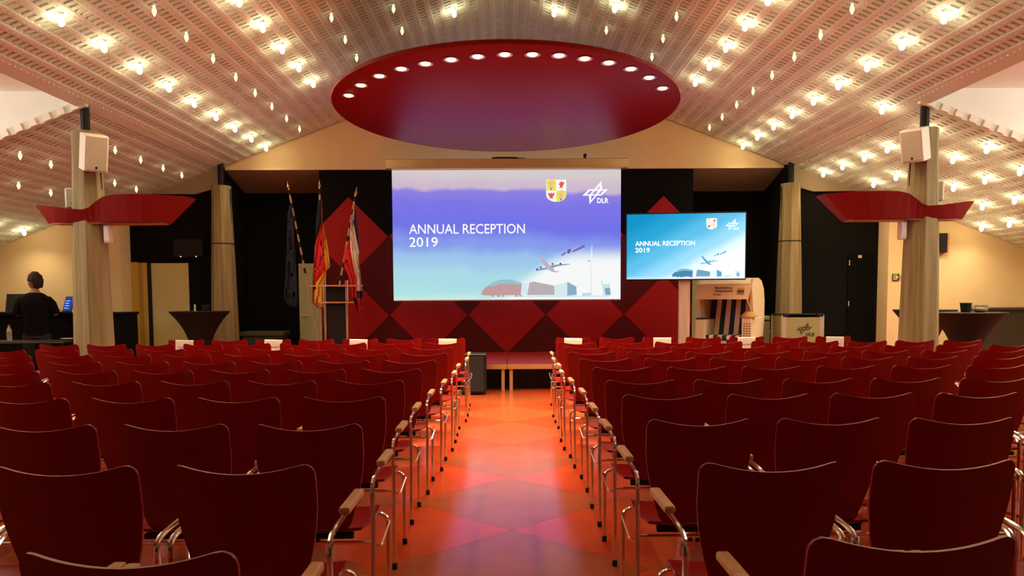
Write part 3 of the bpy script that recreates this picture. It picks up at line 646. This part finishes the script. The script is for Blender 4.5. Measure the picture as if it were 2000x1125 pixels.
for i in range(len(back_path)-1):
    (ya, za), (yb, zb) = back_path[i], back_path[i+1]
    mb.add([(-hw, ya, za), (hw, ya, za), (hw, yb, zb), (-hw, yb, zb), (-hw, ya*.96, za-.03), (hw, ya*.96, za-.03), (hw, yb*.96-.01, zb-.03), (-hw, yb*.96-.01, zb-.03)], [(0,1,2,3),(4,5,6,7),(0,1,5,4),(2,3,7,6)])
mb.build('hood_shell', M_WICKER, bc, True)
M_SB, M_SW = mat('stripe_blue', (.012, .03, .08), .8), mat('stripe_white', (.88, .70, .52), .8)
xw = .37; nst = 9
for i in range(nst):
    xa, xb = -xw+2*xw*i/nst, -xw+2*xw*(i+1)/nst
    MB().add([(xa, .02, .62), (xb, .02, .62), (xb*.93, .28, 1.50), (xa*.93, .28, 1.50), (xa, .07, .62), (xb, .07, .62), (xb*.93, .33, 1.50), (xa*.93, .33, 1.50)], [(0,1,2,3),(4,5,6,7),(0,1,5,4),(1,2,6,5),(2,3,7,6),(3,0,4,7)]).build('back_stripe', M_SB if i % 2 == 0 else M_SW, bc)
    MB().cbox((xa*.85, -.33, .70), (xb*.85, .06, .775), .012).build('cushion_stripe', M_SB if i % 2 == 0 else M_SW, bc)
MB().box((-.36, -.30, .40), (.36, .1, .70)).build('seat_box', mat('seat_box', (.05, .03, .025), .7), bc)
flap = MB().add([(-.43, -.37, 1.57), (.43, -.37, 1.57), (.40, -.447, 1.34), (-.43, -.447, 1.34), (-.43, -.36, 1.57), (.43, -.36, 1.57), (.40, -.432, 1.34), (-.43, -.432, 1.34)], [(0,1,2,3),(4,5,6,7),(0,1,5,4),(1,2,6,5),(2,3,7,6),(3,0,4,7)]).build('sun_flap', mat('flap_canvas', (.80, .50, .28), .8), bc)
rot_f = Matrix.Rotation(math.atan2(.10, .30), 4, 'X')
for body, xx, zz, sz in (('Mecklenburg', -.13, 1.505, .052), ('Vorpommern', -.13, 1.455, .052), ('MV tut gut.', -.15, 1.405, .028)):
    o = text_mesh('print', body, sz, mat('print_brown', (.20, .10, .03), .8), flap, .0008)
    yy = -.37-(1.57-zz)*.10/.30-.004
    o.matrix_local = Matrix.Translation((xx, yy, zz)) @ Matrix.Rotation(math.pi/2-math.atan2(.10, .30), 4, 'X')
for k, cc in enumerate(((.55, .30, .05), (.12, .05, .03), (.30, .16, .05))):
    zz = 1.515-k*.035; yy = -.37-(1.57-zz)*.10/.30-.004
    MB().add([(.22, yy, zz), (.33, yy, zz), (.33, yy-.0115, zz-.033), (.22, yy-.0115, zz-.033)], [(0, 1, 2, 3)]).build('print_logo', mat('print_logo_%d' % k, cc, .8), flap)
MB().tube([(.38, -.44, 1.345), (.41, -.25, 1.14)], .009, 8).build('flap_stay', M_WHITE, bc)
MB().cbox((-.06, -.42, .60), (.06, -.36, .69), .01).build('lock', M_SILVER, bc)

# transport cases with the emblem
tc_ = empty('transport_case', (4.70, 13.2, 0), 'pale aluminium transport case with crossed emblem below the column', 'case')
MB().cbox((-.31, -.26, .02), (.31, .26, 1.07), .01).build('body', mat('case_panel', (.36, .34, .15), .45, .2), tc_)
for s in (-1, 1):
    for yy in (-.265, .235): MB().cbox((s*.30-.04, yy, .02), (s*.30+.04, yy+.03, 1.08), .008).build('edge_profile', M_SILVER, tc_)
    for zz in (.03, 1.05): MB().box((-.33, -.262+.0, zz), (.33, -.235, zz+.035)).build('edge_profile', M_SILVER, tc_)
    MB().cbox((s*.27-.05, -.28, 1.06), (s*.27+.05, -.2, 1.11), .01).build('corner_fitting', M_BLACK, tc_)
MB().box((-.33, -.25, 1.085), (.33, .25, 1.10)).build('lid', M_BLACK, tc_)
M_EM = mat('emblem_print', (.06, .055, .03), .6)
emblem(tc_, lambda u, v, k: (.02+u*.26, -.266-.001*k, .87+v*.19), M_EM)
o = text_mesh('print', 'DLR', .075, M_EM, tc_, .002); o.location = (.05, -.268, .755); o.rotation_euler = (math.pi/2, 0, 0)
tc2 = empty('equipment_case', (4.26, 13.55, 0), 'narrow olive case squeezed against the emblem transport case', 'case')
MB().cbox((-.10, -.12, .02), (.08, .12, 1.06), .012).build('body', mat('case_olive', (.26, .24, .10), .6), tc2); MB().box((-.10, -.128, .98), (.08, -.12, 1.0)).build('seam', M_BLACK, tc2)
tc3 = empty('low_case', (4.62, 13.86, 0), 'low dark case lying behind the emblem transport case', 'case')
MB().cbox((-.62, -.17, .02), (.72, .17, .80), .012).build('body', mat('case_dark', (.12, .085, .045), .7), tc3); MB().box((-.62, -.178, .62), (.72, -.17, .64)).build('seam', M_BLACK, tc3)
bn = empty('low_bench', (-4.45, 15.35, 0), 'low dark olive bench in the alcove beside the flags', 'bench')
MB().cbox((-.45, -.25, .70), (.35, .25, .78), .01).build('top', mat('bench_olive', (.075, .07, .03), .7), bn); MB().box((-.42, -.22, 0), (.32, .22, .70)).build('body', mat('bench_body', (.05, .047, .025), .7), bn)

# ------------------------------------------------------------------ bar tables with stretch covers
def bar_table(x, y, z, r, label):
    e = empty('bar_table', (x, y, 0), label, 'bar table', 'bar tables with stretch covers')
    MB().lathe([(.02, z-.018), (r-.01, z-.018), (r, z-.012), (r, z-.004), (r-.006, z), (.02, z)], 48).build('table_top', M_CLOTH, e, True)
    mb = MB(); n_ = 48; prof = []
    for k in range(17):
        t = k/16*(z-.012); zz = z-.012-t; q_ = max(0, t-.75)/(z-.76)
        prof.append((r*(.30+.70*(1-t/.75)**2.2) if t < .75 else r*(.30+.34*q_**1.6), zz))
    vs = []; fs = []
    for rr_, zz in prof:
        for k in range(n_):
            a = k*2*math.pi/n_; t = (z-zz)/z; f = 1+.10*math.cos(4*a)*t*(1 if t > .3 else t/.3); vs.append((rr_*f*math.cos(a), rr_*f*math.sin(a), zz))
    for i in range(len(prof)-1):
        for k in range(n_): fs.append((i*n_+k, i*n_+(k+1) % n_, (i+1)*n_+(k+1) % n_, (i+1)*n_+k))
    mb.add(vs, fs).build('stretch_cover', M_CLOTH, e, True)
    return e
bar_table(-4.97, 13.35, 1.19, .47, 'black covered bar table before the yellow door')
bar_table(6.11, 10.80, 1.16, .47, 'black covered bar table nearest the column, with pots and a glass bowl')
bar_table(6.10, 11.90, 1.18, .43, 'black covered bar table half hidden behind the column')
def pot(x, y, z, r, h, label):
    e = empty('pot', (x, y, z), label, 'pot')
    MB().lathe([(r*.78, 0), (r*.8, .005), (r, h), (r*.93, h), (r*.74, .012), (.004, .012)], 20).build('body', M_BLACK, e, True)
    MB().lathe([(r*1.01, h-.012), (r*1.03, h-.010), (r*1.03, h+.001), (r*.95, h+.001)], 20).build('rim', mat('pot_rim', (.03, .028, .025), .4), e)
pot(6.05, 10.75, 1.16, .072, .125, 'black pot beside the glass bowl on the bar table')
pot(6.13, 11.80, 1.18, .060, .115, 'black pot on the bar table half behind the column')
gb = empty('glass_bowl', (6.25, 10.76, 1.16), 'clear round glass bowl with gold filling on the bar table', 'bowl')
MB().lathe([(.045, 0), (.085, .02), (.10, .055), (.09, .095), (.086, .095), (.095, .055), (.08, .024), (.004, .008)], 24).build('bowl', M_GLASS, gb, True)
MB().lathe([(.06, .012), (.082, .03), (.08, .05), (.04, .062), (.004, .064)], 16).build('filling', mat('gold_sweets', (.50, .34, .10), .4, noise=.5, nscale=60), gb, True)
cu_ = empty('candle', (-5.02, 13.28, 1.19), 'thin white candle on the bar table before the yellow door', 'candle')
MB().lathe([(.014, 0), (.014, .11), (.004, .113)], 12).build('wax', M_WHITE, cu_); MB().lathe([(.03, 0), (.03, .006), (.014, .008)], 16).build('holder', M_SILVER, cu_)
pot(-4.86, 13.32, 1.19, .06, .10, 'black pot on the bar table before the yellow door')

# counters, wall items
for s, xa, xb, lb in ((-1, -9.0, -6.14, 'long black counter behind the technician'), (1, 7.66, 9.05, 'dark counter against the warm wall behind bar tables')):
    e = empty('counter', ((xa+xb)/2, 13.45, 0), lb, 'counter'); hwid = (xb-xa)/2
    cm = mat('counter_black', (.006, .005, .005), .9, spec=.1) if s < 0 else mat('counter_olive', (.035, .034, .018), .6)
    MB().cbox((-hwid, -.33, 1.14), (hwid, .33, 1.18), .008).build('worktop', cm, e); MB().box((-hwid+.02, -.28, 0), (hwid-.02, .3, 1.14)).build('front', cm, e)
lt = empty('low_table', (-7.10, 12.10, 0), 'low black table in front of the technician', 'table')
MB().cbox((-1.0, -.3, .76), (.75, .25, .79), .006).build('table_top', M_BLACK, lt)
MB().box((-1.0, -.306, .772), (.75, -.300, .78)).build('front_edge', mat('table_edge', (.16, .12, .07), .5), lt)
for x in (-.94, .69):
    for y in (-.25, .25): MB().box((x-.02, y-.02, 0), (x+.02, y+.02, .76)).build('leg', M_BLACK, lt)
mon = empty('wall_monitor', (-5.58, 14.58, 2.28), 'flat black monitor with two small lights above the yellow door', 'monitor')
MB().cbox((-.27, -.05, -.165), (.27, .02, .165), .006).build('casing', mat('monitor_casing', (.006, .006, .005), .7, spec=.15), mon)
MB().box((-.245, -.053, -.14), (.245, -.05, .145)).build('panel', M_BLACK, mon)
for x in (-.13, .14): MB().lathe([(.010, 0), (.010, .003)], 10).xform(Matrix.Translation((x, -.053, -.148)) @ Matrix.Rotation(math.pi/2, 4, 'X')).build('indicator', emis('indicator', (1, .95, .85), 1.5), mon)
wb = empty('wall_box', (7.50, 14.12, 2.28), 'black box with wooden side on the warm wall behind column', 'wall box')
MB().cbox((-.10, -.05, -.165), (.07, .08, .165), .006).build('body', M_BLACK, wb); MB().box((.07, -.05, -.165), (.10, .08, .165)).build('side_board', M_WOOD, wb)
ex = empty('exit_sign', (6.75, 14.185, 1.70), 'square green exit pictogram sign on the warm wall', 'sign')
MB().box((-.06, -.005, -.06), (.06, .012, .06)).build('plate', mat('exit_green', (.03, .05, .015), .5), ex)
for p in ([(-.045, -.045), (.02, -.045), (.02, -.03), (-.03, -.03), (-.03, .03), (.02, .03), (.02, .045), (-.045, .045)], [(-.015, -.02), (.012, -.02), (.012, -.03), (.048, 0), (.012, .03), (.012, .02), (-.015, .02)]):
    MB().prism(p, lambda x, z: (x, -.008, z), lambda x, z: (x, -.005, z)).build('pictogram', mat('exit_pale', (.55, .6, .25), .6), ex)
nsg = empty('no_smoking_sign', (6.885, 14.19, 1.70), 'small round no smoking sign beside the exit sign', 'sign')
mb = MB(); n_ = 24
mb.add([(r_*math.cos(k*2*math.pi/n_), -.004, r_*math.sin(k*2*math.pi/n_)) for r_ in (.055, .044) for k in range(n_)], [(k, (k+1) % n_, n_+(k+1) % n_, n_+k) for k in range(n_)])
mb.add([(-.035, -.004, .026), (-.026, -.004, .035), (.035, -.004, -.026), (.026, -.004, -.035)], [(0, 1, 2, 3)]); mb.build('ring', mat('sign_red', (.55, .12, .05), .6), nsg)
MB().lathe([(.058, 0), (.058, .003)], 24).xform(Matrix.Rotation(math.pi/2, 4, 'X')).build('plate', mat('sign_plate', (.8, .68, .45), .6), nsg)
MB().box((-.03, -.006, -.006), (.03, -.003, .006)).build('cigarette', M_INK, nsg)

# technician's things
def laptop(loc, rz, label, w_=.36, d_=.25, ang_=105, screen=None):
    e = empty('laptop', loc, label, 'laptop', rz=rz)
    MB().cbox((-w_/2, -d_/2, 0), (w_/2, d_/2, .018), .005).build('keyboard_base', M_BLACK, e)
    lid = MB().cbox((-w_/2, 0, 0), (w_/2, .012, d_), .004).build('lid', M_BLACK, e); lid.location = (0, d_/2-.01, .016); lid.rotation_euler = (-math.radians(ang_-90), 0, 0)
    if screen:
        MB().box((-w_/2+.015, -.002, .015), (w_/2-.015, 0, d_-.015)).build('display', screen, lid)
        for k in range(4): MB().box((-w_/2+.05, -.003, .05+k*.04), (.03+.02*(k % 2), -.002, .062+k*.04)).build('display_text', emis('display_text', (.35, .55, .95), 1), lid)
laptop((-7.92, 13.28, 1.18), math.radians(6), 'open black laptop beside the water bottle, left of technician', .42, .30)
laptop((-7.20, 13.27, 1.18), math.radians(-40), 'open laptop with a blue screen at the technician', .34, .25, screen=emis('laptop_blue', (.02, .05, .30), 1.0))
def bottle(x, y, z, label, r=.036, h=.24):
    e = empty('water_bottle', (x, y, z), label, 'bottle')
    MB().lathe([(r*.9, 0), (r, .01), (r, h*.62), (r*.55, h*.80), (r*.36, h*.88), (r*.36, h*.93)], 16).build('body', mat('bottle_clear', (.75, .70, .55), .15, trans=.5), e, True)
    MB().lathe([(r*.42, h*.92), (r*.42, h)], 12).build('cap', mat('bottle_cap', (.22, .06, .02), .5), e); MB().lathe([(r*1.01, h*.28), (r*1.01, h*.56)], 16).build('label_band', mat('bottle_label', (.30, .26, .17), .6), e)
bottle(-8.19, 13.20, 1.18, 'clear water bottle with paper label on the black counter')
bottle(-7.28, 12.05, .79, 'clear bottle on the low black table by the technician')
cup = empty('white_dish', (-6.52, 12.2, .79), 'small white dish on the low black table', 'dish'); MB().lathe([(.05, 0), (.09, .025), (.085, .027), (.045, .006), (.004, .006)], 20).build('bowl', M_WHITE, cup, True); MB().lathe([(.05, .0), (.05, .004)], 20).build('foot', M_WHITE, cup)

# ------------------------------------------------------------------ technician (person)
def skin_obj(name, verts, edges, radii, m, parent, root=0, sub=2):
    me = bpy.data.meshes.new(name); me.from_pydata(verts, edges, []); o = link(name, me, parent)
    sk = o.modifiers.new('skin', 'SKIN'); sk.use_smooth_shade = True
    for i, r in enumerate(radii):
        d = me.skin_vertices[0].data[i]; d.radius = r if isinstance(r, tuple) else (r, r); d.use_root = (i == root)
    ss_ = o.modifiers.new('sub', 'SUBSURF'); ss_.levels = sub; ss_.render_levels = sub
    dg = bpy.context.evaluated_depsgraph_get(); bpy.context.view_layer.update(); dg = bpy.context.evaluated_depsgraph_get()
    me2 = bpy.data.meshes.new_from_object(o.evaluated_get(dg)); o.modifiers.clear(); o.data = me2; me2.materials.clear(); me2.materials.append(m)
    me2.polygons.foreach_set('use_smooth', [True]*len(me2.polygons)); return o
M_SKIN = mat('skin', (.34, .17, .09), .55); M_SHIRT = mat('black_shirt', (.006, .005, .005), .95, spec=.1, bump=.3, bscale=12); M_TROUS = mat('dark_trousers', (.012, .011, .012), .85)
per = empty('person', (-7.26, 12.72, 0), 'person in black t-shirt standing at the counter, back turned', 'person', rz=math.radians(12))
# joints: person faces +y
V = [(0, 0, .96), (0, .0, 1.12), (0, -.02, 1.28), (0, -.02, 1.42), (0, -.01, 1.50), (0, .02, 1.57),      # 0-5 spine, neck
     (-.10, 0, .90), (-.11, .01, .50), (-.11, -.02, .09), (-.11, .10, .035),                           # 6-9 left leg
     (.10, 0, .90), (.11, .01, .50), (.11, -.02, .09), (.11, .10, .035),                               # 10-13 right leg
     (-.185, -.02, 1.415), (-.27, .02, 1.16), (-.20, .26, 1.225), (-.185, .32, 1.225),                 # 14-17 left arm
     (.185, -.02, 1.415), (.27, .02, 1.16), (.21, .26, 1.225), (.195, .32, 1.225)]                     # 18-21 right arm
E_ = [(0,1),(1,2),(2,3),(3,4),(4,5),(0,6),(6,7),(7,8),(8,9),(0,10),(10,11),(11,12),(12,13),(3,14),(14,15),(15,16),(16,17),(3,18),(18,19),(19,20),(20,21)]
Rr = [(.14,.10),(.135,.095),(.15,.105),(.15,.10),.062,.056, .085,.058,.042,.04, .085,.058,.042,.04, .042,.042,.032,.034, .042,.042,.032,.034]
fing = []
for s, wi in ((-1, 17), (1, 21)):
    wx, wy, wz = V[wi]
    for k, (dx, ln) in enumerate(((-.030, .060), (-.010, .072), (.010, .068), (.030, .054))):
        a = len(V); V += [(wx+dx*.9, wy+.035, wz+.0), (wx+dx, wy+.035+ln*.55, wz+.008), (wx+dx, wy+.035+ln, wz-.014)]; E_ += [(wi, a), (a, a+1), (a+1, a+2)]; Rr += [.010, .0085, .007]
    a = len(V); V += [(wx-s*.030, wy+.008, wz), (wx-s*.050, wy+.045, wz-.008)]; E_ += [(wi, a), (a, a+1)]; Rr += [.011, .009]
skin_obj('body', V, E_, Rr, M_SKIN, per)
# head: shaped sphere with face, turned to the left
def head_mesh():
    bm = bmesh.new(); bmesh.ops.create_uvsphere(bm, u_segments=24, v_segments=18, radius=1)
    for v in bm.verts:
        x, y, z = v.co; jaw = 1-.28*max(0, -z)**1.5
        v.co = (x*.075*jaw, y*.097*(1-.12*max(0, -z))+(.010 if z < 0 and y > 0 else 0), z*.122)
        if y > .75 and abs(x) < .28 and -.35 < z < .1: v.co.y += .022*(1-abs(x)/.28)*(1-abs(z+.12)/.3 if abs(z+.12) < .3 else 0)
        if y > .6 and abs(z-.08) < .12 and .2 < abs(x) < .6: v.co.y -= .008
    me = bpy.data.meshes.new('head'); bm.to_mesh(me); bm.free(); me.materials.append(M_SKIN); me.polygons.foreach_set('use_smooth', [True]*len(me.polygons)); return me
hd_ = link('head', head_mesh(), per, (0, .03, 1.665)); hd_.rotation_euler = (math.radians(-8), 0, math.radians(52)); hd_.scale = (1.17, 1.17, 1.10)
for s in (-1, 1):
    MB().lathe([(.004, -.012), (.022, -.006), (.026, .004), (.014, .008)], 12).xform(Matrix.Translation((s*.076, -.005, -.005)) @ Matrix.Rotation(s*math.pi/2, 4, 'Y') @ Matrix.Diagonal((1.25, .8, 1, 1))).build('ear', M_SKIN, hd_, True)
    MB().lathe([(.002, -.010), (.009, -.005), (.010, .0), (.007, .006), (.002, .009)], 10).xform(Matrix.Translation((s*.028, .083, .012))).build('eye', mat('eye', (.05, .03, .02), .3), hd_, True)
MB().cbox((-.022, .085, -.062), (.022, .094, -.052), .003).build('mouth', mat('lips', (.25, .09, .06), .6), hd_)
def hair_mesh():
    bm = bmesh.new(); bmesh.ops.create_uvsphere(bm, u_segments=28, v_segments=20, radius=1); rnd = random.Random(3)
    dl = [v for v in bm.verts if v.co.z < -.72 or (v.co.y > .62 and v.co.z < .42) or (v.co.y > .30 and v.co.z < .12) or (v.co.y > -.25 and v.co.z < -.12)]
    bmesh.ops.delete(bm, geom=dl, context='VERTS')
    for v in bm.verts: 
        k = 1+rnd.uniform(-.05, .09)*(1 if v.co.z > .2 else .5); v.co = (v.co.x*.086*k, v.co.y*.110*k-.004, v.co.z*.138*k+.002)
    me = bpy.data.meshes.new('hair'); bm.to_mesh(me); bm.free(); me.materials.append(mat('hair', (.018, .010, .006), .8, bump=.8, bscale=90)); me.polygons.foreach_set('use_smooth', [True]*len(me.polygons)); return me
ho = link('hair', hair_mesh(), hd_); sm = ho.modifiers.new('s', 'SOLIDIFY'); sm.thickness = .012
def loft(mb, rings, n=20):    # rings: (centre, radius x, radius y)
    vs = []; fs = []
    for (cx_, cy_, cz_), rx_, ry_ in rings:
        for k in range(n):
            a_ = k*2*math.pi/n; vs.append((cx_+rx_*math.cos(a_), cy_+ry_*math.sin(a_), cz_))
    for i in range(len(rings)-1):
        for k in range(n): fs.append((i*n+k, i*n+(k+1) % n, (i+1)*n+(k+1) % n, (i+1)*n+k))
    fs.append(tuple(range(n-1, -1, -1))); fs.append(tuple((len(rings)-1)*n+k for k in range(n))); return mb.add(vs, fs)
mb = loft(MB(), [((0, 0, .84), .185, .135), ((0, 0, .95), .18, .13), ((0, -.005, 1.08), .172, .122), ((0, -.015, 1.20), .19, .13), ((0, -.02, 1.31), .212, .135), ((0, -.02, 1.385), .222, .128), ((0, -.018, 1.435), .20, .112), ((0, -.012, 1.475), .14, .09), ((0, -.008, 1.50), .085, .075)])
for s in (-1, 1): mb.tube([(s*.11, -.02, 1.40), (s*.175, -.018, 1.375), (s*.225, 0, 1.31), (s*.26, .015, 1.21), (s*.268, .022, 1.17)], [.055, .078, .078, .068, .064], 14)
mb.build('t_shirt', M_SHIRT, per, True)
mb = loft(MB(), [((0, 0, .99), .172, .125), ((0, 0, .90), .178, .13), ((0, 0, .80), .185, .125)])
for s in (-1, 1): mb.tube([(s*.095, 0, .86), (s*.10, 0, .75), (s*.11, .01, .50), (s*.11, -.01, .25), (s*.11, -.02, .06)], [.10, .098, .080, .072, .072], 14)
mb.build('trousers', M_TROUS, per, True)
for s in (-1, 1): MB().cbox((s*.11-.048, -.09, 0), (s*.11+.048, .19, .085), .03).build('shoe', M_BLACK, per, True)

# ------------------------------------------------------------------ chairs
HC = .90
def chair_meshes():
    R = {}
    # backrest: curved ply panel, flared at the top, raised corners
    nx, nz = 20, 14; fr = []; bk = []
    for j in range(nz+1):
        t = 1-(1-j/nz)**1.6
        for i in range(nx+1):
            u = math.sin((i/nx*2-1)*math.pi/2)
            hwid = .152+.063*(1-(1-min(1, t/.8))**1.7); x = u*hwid
            q = max(0, abs(x)-(hwid-.034))/.034
            ztop = .875+.026*min(1, abs(u)/.86)**2.0-.034*(1-math.sqrt(max(0, 1-q*q)))
            zbot = .455+.03*(1-math.sqrt(max(0, 1-q*q)))
            zz = zbot+(ztop-zbot)*t; v_ = (zz-.455)/.43
            y = -.195-.105*max(0, v_)**1.15+.040*u*u*(.35+.65*max(0, v_))
            fr.append((x, y, zz)); bk.append((x, y+.011, zz))
    n1 = nx+1; N = len(fr); fs = []
    for j in range(nz):
        for i in range(nx):
            a = j*n1+i; fs.append((a, a+1, a+n1+1, a+n1)); fs.append((N+a, N+a+n1, N+a+n1+1, N+a+1))
    for i in range(nx): fs.append((i, N+i, N+i+1, i+1)); a = nz*n1+i; fs.append((a, a+1, N+a+1, N+a))
    for j in range(nz): a = j*n1; fs.append((a, a+n1, N+a+n1, N+a)); a = j*n1+nx; fs.append((a, N+a, N+a+n1, a+n1))
    R['backrest'] = MB().add(fr+bk, fs).mesh('backrest', M_CHAIR, True)
    # seat
    nx = 14; n1 = nx+1; up = []; dn = []; ny = 10
    for j in range(ny+1):
        t = j/ny
        for i in range(nx+1):
            u = i/nx*2-1; hwid = .195+.02*min(1, t*2.2)
            if t > .85: hwid *= 1-.10*((t-.85)/.15)**2
            y = -.195+.445*t; zz = .452+.012*abs(u)**2-.010*math.sin(t*math.pi)-(.030*((t-.8)/.2)**2 if t > .8 else 0)
            up.append((u*hwid, y, zz)); dn.append((u*hwid, y, zz-.012))
    N = len(up); fs = []
    for j in range(ny):
        for i in range(nx):
            a = j*n1+i; fs.append((a, a+1, a+n1+1, a+n1)); fs.append((N+a, N+a+n1, N+a+n1+1, N+a+1))
    for i in range(nx): fs.append((i, N+i, N+i+1, i+1)); a = ny*n1+i; fs.append((a, a+1, N+a+1, N+a))
    for j in range(ny): a = j*n1; fs.append((a, a+n1, N+a+n1, N+a)); a = j*n1+nx; fs.append((a, N+a, N+a+n1, a+n1))
    R['seat'] = MB().add(up+dn, fs).mesh('seat', M_CHAIR, True)
    for s, k in ((-1, 'L'), (1, 'R')):
        R['rear'+k] = MB().tube(arc([(s*.245, -.22, .025), (s*.245, -.22, .655), (s*.243, -.10, .668), (s*.243, .27, .672)], 6), .0095, 8).mesh('arm_leg', M_CHROME, True)
        R['front'+k] = MB().tube(arc([(s*.245, .21, .025), (s*.245, .21, .415), (s*.13, .17, .425), (s*.10, -.12, .428)], 6), .0095, 8).mesh('leg', M_CHROME, True)
        R['pad'+k] = MB().cbox((s*.243-.019, .02, .668), (s*.243+.019, .30, .694), .008).mesh('arm_pad', M_WOOD)
        R['hook'+k] = MB().tube(arc([(s*.245, -.21, .39), (s*.275, -.20, .39), (s*.285, -.02, .44), (s*.262, .0, .44)], 3), .004, 6).mesh('linking_hook', M_CHROME)
    R['foot'] = MB().lathe([(.012, 0), (.0135, .004), (.0135, .03), (.010, .034)], 10).mesh('foot', M_BLACK)
    R['frame'] = MB().tube([(-.245, -.212, .405), (.245, -.212, .405)], .008, 8).box((-.16, -.20, .418), (.16, -.17, .438), 1).box((-.15, -.17, .428), (.15, .12, .4395), 1).mesh('seat_frame', [M_CHROME, M_BLACK])
    return R
CH = chair_meshes()
ORD = ['first', 'second', 'third', 'fourth', 'fifth', 'sixth', 'seventh', 'eighth', 'ninth', 'tenth', 'eleventh', 'twelfth']
def chair(x, y, rz, label, group, hook):
    e = empty('stacking_chair', (x, y, 0), label, 'chair', group, rz)
    link('seat', CH['seat'], e); link('backrest', CH['backrest'], e); link('seat_frame', CH['frame'], e)
    for s, k in ((-1, 'L'), (1, 'R')):
        a = link('arm_leg', CH['rear'+k], e); link('foot', CH['foot'], a, (s*.245, -.22, 0)); link('arm_pad', CH['pad'+k], a)
        b = link('leg', CH['front'+k], e); link('foot', CH['foot'], b, (s*.245, .21, 0))
        if hook == s: link('linking_hook', CH['hook'+k], a)
    return e
LP = [(455, 1078), (611, 908), (705, 827), (751, 774), (788, 742), (822, 720), (851.5, 703), (874, 689), (884, 678), (902.5, 668), (908, 660)]
RP = [(1588, 1052), (1367, 903), (1267, 820), (1217, 771), (1184, 742), (1157, 717), (1131, 700), (1110, 687.5), (1103, 677), (1091, 668), (1086, 659)]
rnd = random.Random(11); NCH = 0; TOPY = -.275; SIGN = []
def write_sign(c, ex_label):
    e = empty('reserved_sign', c, ex_label, 'sign', 'paper signs on front row chairs')
    pass
for side, pts in ((-1, LP), (1, RP)):
    sname = 'lectern side' if side < 0 else 'beach chair side'
    for r, (px, py) in enumerate(pts):
        P = atZ(px, py, HC); row = 10-r          # row 0 = nearest the stage
        nmax = 7 if row == 0 else 9 if row == 1 else 12
        x = P[0]+side*.213; y = P[1]-TOPY
        for k in range(nmax):
            cx_ = x+side*k*.530; yy = y+rnd.uniform(-.012, .012)
            q = proj((cx_-side*.26, yy-.29, .88)); q2 = proj((cx_-side*.26, yy+.1, .46))
            if not (-5 < q[0] < 2005 or -5 < q2[0] < 2005): break
            lab = 'red shell chair, %s from the aisle, %s row from stage, %s' % (ORD[k], ORD[row], sname)
            rz = math.radians(rnd.uniform(-.3, .3))
            c = chair(cx_, yy, rz, lab, 'red chairs in rows', -side if k == 0 else 0); NCH += 1
            if row == 0 and k in (0, 2, 4, 6): SIGN.append((cx_, yy, side, k, sname))
for cx_, yy, side, k, sname in SIGN:
    e = empty('reserved_sign', (cx_+rnd.uniform(-.02, .02), yy-.2945, .880), 'white paper sign on front row chair, %s from the aisle, %s' % (ORD[k], sname), 'sign', 'paper signs on front row chairs')
    e.rotation_euler = (0, math.radians(rnd.uniform(-2, 2)), 0)
    mb = MB(); prof = [(-.010, -.155), (-.014, -.02), (-.013, .006), (.001, .011), (.014, .006), (.060, -.11)]
    vs = [(sx*.108, y_, z_) for y_, z_ in prof for sx in (-1, 1)]; mb.add(vs, [(2*i, 2*i+1, 2*i+3, 2*i+2) for i in range(len(prof)-1)])
    o = mb.build('paper', M_PAPER, e); sm = o.modifiers.new('t', 'SOLIDIFY'); sm.thickness = .001
    t = text_mesh('lettering', 'Reserviert', .032, M_INK, e, .0, 'CENTER', .0003); t.location = (0, -.0135, -.085); t.rotation_euler = (math.radians(88), 0, 0)
print('chairs', NCH, 'objects', len(bpy.data.objects))
